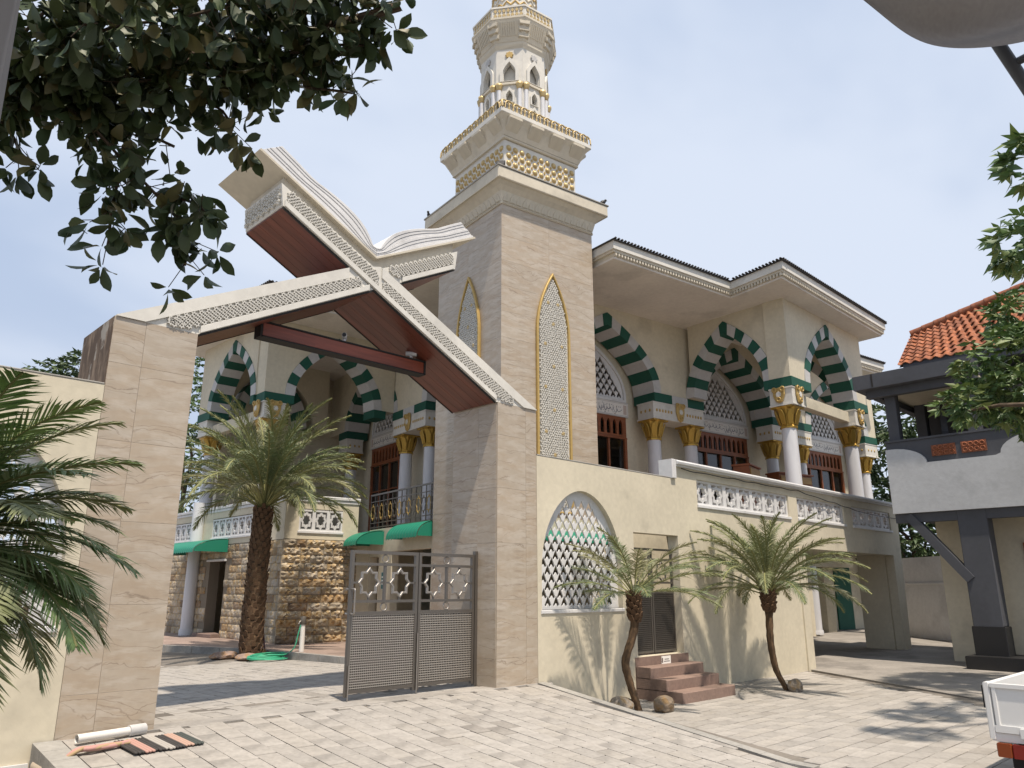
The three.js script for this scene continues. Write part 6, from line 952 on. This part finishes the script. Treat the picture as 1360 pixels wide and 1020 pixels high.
{ // pipe, doormat and rags on the apron by the left pillar
  const hA = z => Math.max(0, -(z + 4.2) / 4.02 * 0.42);
  const p = thing('drain_pipe', 'white plastic drain pipe with a grey collar lying at the left pillar foot', 'pipe', [2.60, hA(-8.05) + 0.055, -8.04], 0.20); mesh('pipe', new THREE.CylinderGeometry(0.036, 0.036, 0.5, 18, 1, true).rotateZ(Math.PI / 2), Object.assign(M.pvc.clone(), { side: THREE.DoubleSide }), p); mesh('collar', new THREE.CylinderGeometry(0.05, 0.05, 0.16, 18).rotateZ(Math.PI / 2).translate(0.31, 0, 0), M.stripe, p);
  const m = thing('doormat', 'striped black and pink rag mat lying on the pale pavers', 'mat', [2.98, hA(-7.72) + 0.012, -7.70], 0.12); m.rotation.order = 'YXZ'; m.rotation.x = AS; const cols = [M.darkTile, mat([0.42, 0.25, 0.21]), M.darkTile, mat([0.36, 0.34, 0.31]), M.darkTile, mat([0.42, 0.28, 0.22]), mat([0.055, 0.065, 0.06])]; const bw = 0.092, r = rng(6); for (let i = 0; i < 7; i++) for (let k = 0; k < 3; k++) mesh('rag_strip', new THREE.CapsuleGeometry(0.0155, 0.40 + 0.02 * r(), 3, 8).rotateX(Math.PI / 2).scale(1, 0.75, 1).translate(-0.31 + (i * 3 + k) * 0.0305, 0.008, (r() - 0.5) * 0.02), cols[i], m);
  const q = thing('rag_bundle', 'twisted pink and ochre rags trailing over the apron edge', 'rags', [2.40, hA(-7.80) + 0.03, -7.78]); for (let i = 0; i < 6; i++) { const rr2 = rng(40 + i), pts = []; for (let k = 0; k < 7; k++) pts.push([0.32 - k * 0.11 + 0.02 * rr2(), (k > 4 ? -(k - 4) * 0.07 : 0.012 * rr2()) , (rr2() - 0.5) * 0.09 + 0.06 * k * 0.3]); mesh('rag', tube(pts, 0.013 + 0.006 * rr2(), 6, 30), mat(i % 2 ? [0.45, 0.25, 0.22] : [0.38, 0.27, 0.15]), q); }
  const s = thing('wall_drain', 'short clay coloured outlet pipe at the foot of the left wall', 'pipe', [2.10, 0.26, -7.95], 0); mesh('outlet', new THREE.CylinderGeometry(0.055, 0.055, 0.3, 16, 1, true).rotateX(Math.PI / 2), Object.assign(mat([0.45, 0.38, 0.30]), { side: THREE.DoubleSide }), s); mesh('bracket', bx(-0.07, 0.07, -0.14, -0.055, -0.14, -0.10), M.sheet, s);
}
{ // cable sagging along the balustrade
  const pts = []; for (let i = 0; i <= 30; i++) { const s = i / 30, x = mix(12.5, 24.6, s); pts.push([x, i < 20 ? 3.99 - 0.03 * Math.abs(Math.sin(i * 1.3)) - (i > 12 ? (i - 12) * 0.028 : 0) : 3.74 - 0.012 * (i - 20) * (30 - i) * 0.15, ZF + 0.045]); } solo('cable', tube(pts, 0.010, 5, 120), M.black, 'thin black cable sagging across the white star balustrade', 'cable');
}
// ---------------------------------------------------------------- tent around the viewer
{
  const ang = YAW + 0.70, d = 2.1; const x = Math.cos(ang) * d, z = -Math.sin(ang) * d;
  const t = thing('tent_pole', 'grey cloth wrapped tent pole at the edge of the hanging boughs', 'pole', [x, 0, z]); const n = 40, m = 28, pos = [], idx = [], r = rng(3); for (let i = 0; i <= n; i++) for (let j = 0; j <= m; j++) { const a = j / m * Math.PI * 2, q = 0.085 + 0.014 * Math.sin(a * 5 + i * 0.12) + 0.008 * Math.sin(a * 9 - i * 0.2); pos.push(q * Math.cos(a), i / n * 4.6, q * Math.sin(a)); } for (let i = 0; i < n; i++) for (let j = 0; j < m; j++) { const q = i * (m + 1) + j; idx.push(q, q + m + 1, q + m + 2, q, q + m + 2, q + 1); } const g = new THREE.BufferGeometry(); g.setAttribute('position', new THREE.Float32BufferAttribute(pos, 3)); g.setIndex(idx); g.computeVertexNormals(); g.setAttribute('uv', new THREE.BufferAttribute(new Float32Array(pos.length / 3 * 2), 2)); mesh('cloth_wrap', g, M.fabric, t); mesh('pole_core', cyl(0.04, 0.04, 0, 4.6, 12), M.steel, t);
}
{ // draped valance and truss, upper right
  const P = (px, py, dist) => { const v = new THREE.Vector3((px - 680) / 510 / (4 / 3), (510 - py) / 510, 0.5).unproject(camera).sub(camera.position).normalize(); return v.multiplyScalar(dist).add(camera.position); };
  const right = new THREE.Vector3(Math.sin(YAW), 0, Math.cos(YAW)), fwd = new THREE.Vector3(Math.cos(YAW), 0, -Math.sin(YAW));
  const c = P(1260, -10, 3.1), t = thing('tent_valance', 'pale cloth valance swagged along the tent edge beside a steel truss', 'valance', [c.x, c.y, c.z]);
  const nu = 60, nv = 36, pos = [], idx = [], uv = []; for (let i = 0; i <= nu; i++) for (let j = 0; j <= nv; j++) { const u = i / nu, v = j / nv, x = mix(-0.33, 0.52, u); const sag = 0.24 * Math.pow(Math.sin(Math.PI * Math.pow(u, 0.86) * 0.98 + 0.02), 0.8) - 0.05 * (1 - u); const y = 0.30 - v * (0.30 + sag); const fold = 0.05 * Math.sin(v * 15 + u * 4.0 + 2.2 * Math.sin(u * 3.1)) * Math.sin(Math.PI * u) + 0.012 * Math.sin(v * 37 + u * 9) + 0.10 * Math.sin(v * Math.PI) * Math.sin(Math.PI * u); const p = right.clone().multiplyScalar(x + 0.02 * Math.sin(v * 7)).addScaledVector(fwd, -fold); pos.push(p.x, p.y + y, p.z); uv.push(u, v); }
  for (let i = 0; i < nu; i++) for (let j = 0; j < nv; j++) { const q = i * (nv + 1) + j; idx.push(q, q + nv + 1, q + nv + 2, q, q + nv + 2, q + 1); } const g = new THREE.BufferGeometry(); g.setAttribute('position', new THREE.Float32BufferAttribute(pos, 3)); g.setAttribute('uv', new THREE.Float32BufferAttribute(uv, 2)); g.setIndex(idx); g.computeVertexNormals(); mesh('cloth', g, M.fabric, t);
  const b = thing('tent_truss', 'dark steel lattice truss of the tent behind the pale valance', 'truss', [c.x, c.y, c.z]); const rel = v => v.sub(c).toArray(); const steel = mat([0.10, 0.11, 0.125], { metalness: 0.4, roughness: 0.5 });
  const s0 = P(1300, 20, 3.4), s1 = P(1480, 290, 3.4), e0 = P(1352, -60, 3.4), e1 = P(1560, 200, 3.4); mesh('chord', tube([rel(s0.clone()), rel(s0.clone().lerp(s1, 0.5)), rel(s1.clone())], 0.021, 8, 8), steel, b); mesh('chord', tube([rel(e0.clone()), rel(e0.clone().lerp(e1, 0.5)), rel(e1.clone())], 0.021, 8, 8), steel, b);
  for (let i = 0; i < 6; i++) { const a = s0.clone().lerp(s1, i / 6 + 0.08), d = e0.clone().lerp(e1, (i + (i % 2 ? 0.4 : -0.2)) / 6 + 0.16); mesh('web', tube([rel(a.clone()), rel(a.clone().lerp(d, 0.5)), rel(d)], 0.014, 6, 4), steel, b); }
}
{ // canopy of the tent over the viewer
  const right = new THREE.Vector3(Math.sin(YAW), 0, Math.cos(YAW)), fwd = new THREE.Vector3(Math.cos(YAW), 0, -Math.sin(YAW)); const P = (f, r_, y) => fwd.clone().multiplyScalar(f).addScaledVector(right, r_).setY(y).toArray();
  const t = thing('tent_canopy', 'cloth canopy of the tent above the pale valance', 'tent'); mesh('canopy_cloth', mg([quadSheet(P(2.1, -2.6, 4.15), P(2.1, 2.7, 4.02), P(-1.5, 2.7, 5.2), P(-1.5, -2.6, 5.2), 6, 6), quadSheet(P(-1.5, -2.6, 5.2), P(-1.5, 2.7, 5.2), P(-5, 2.7, 4.1), P(-5, -2.6, 4.1), 6, 6)]), M.fabric, t);
  for (const [f, r_] of [[2.1, 2.7], [-5, 2.7], [-5, -2.6]]) { const q = P(f, r_, 0); mesh('pole', cyl(0.035, 0.035, 0, 4.05, 10, q[0], q[2]), M.steel, t); }
}
renderer.render(scene, camera);
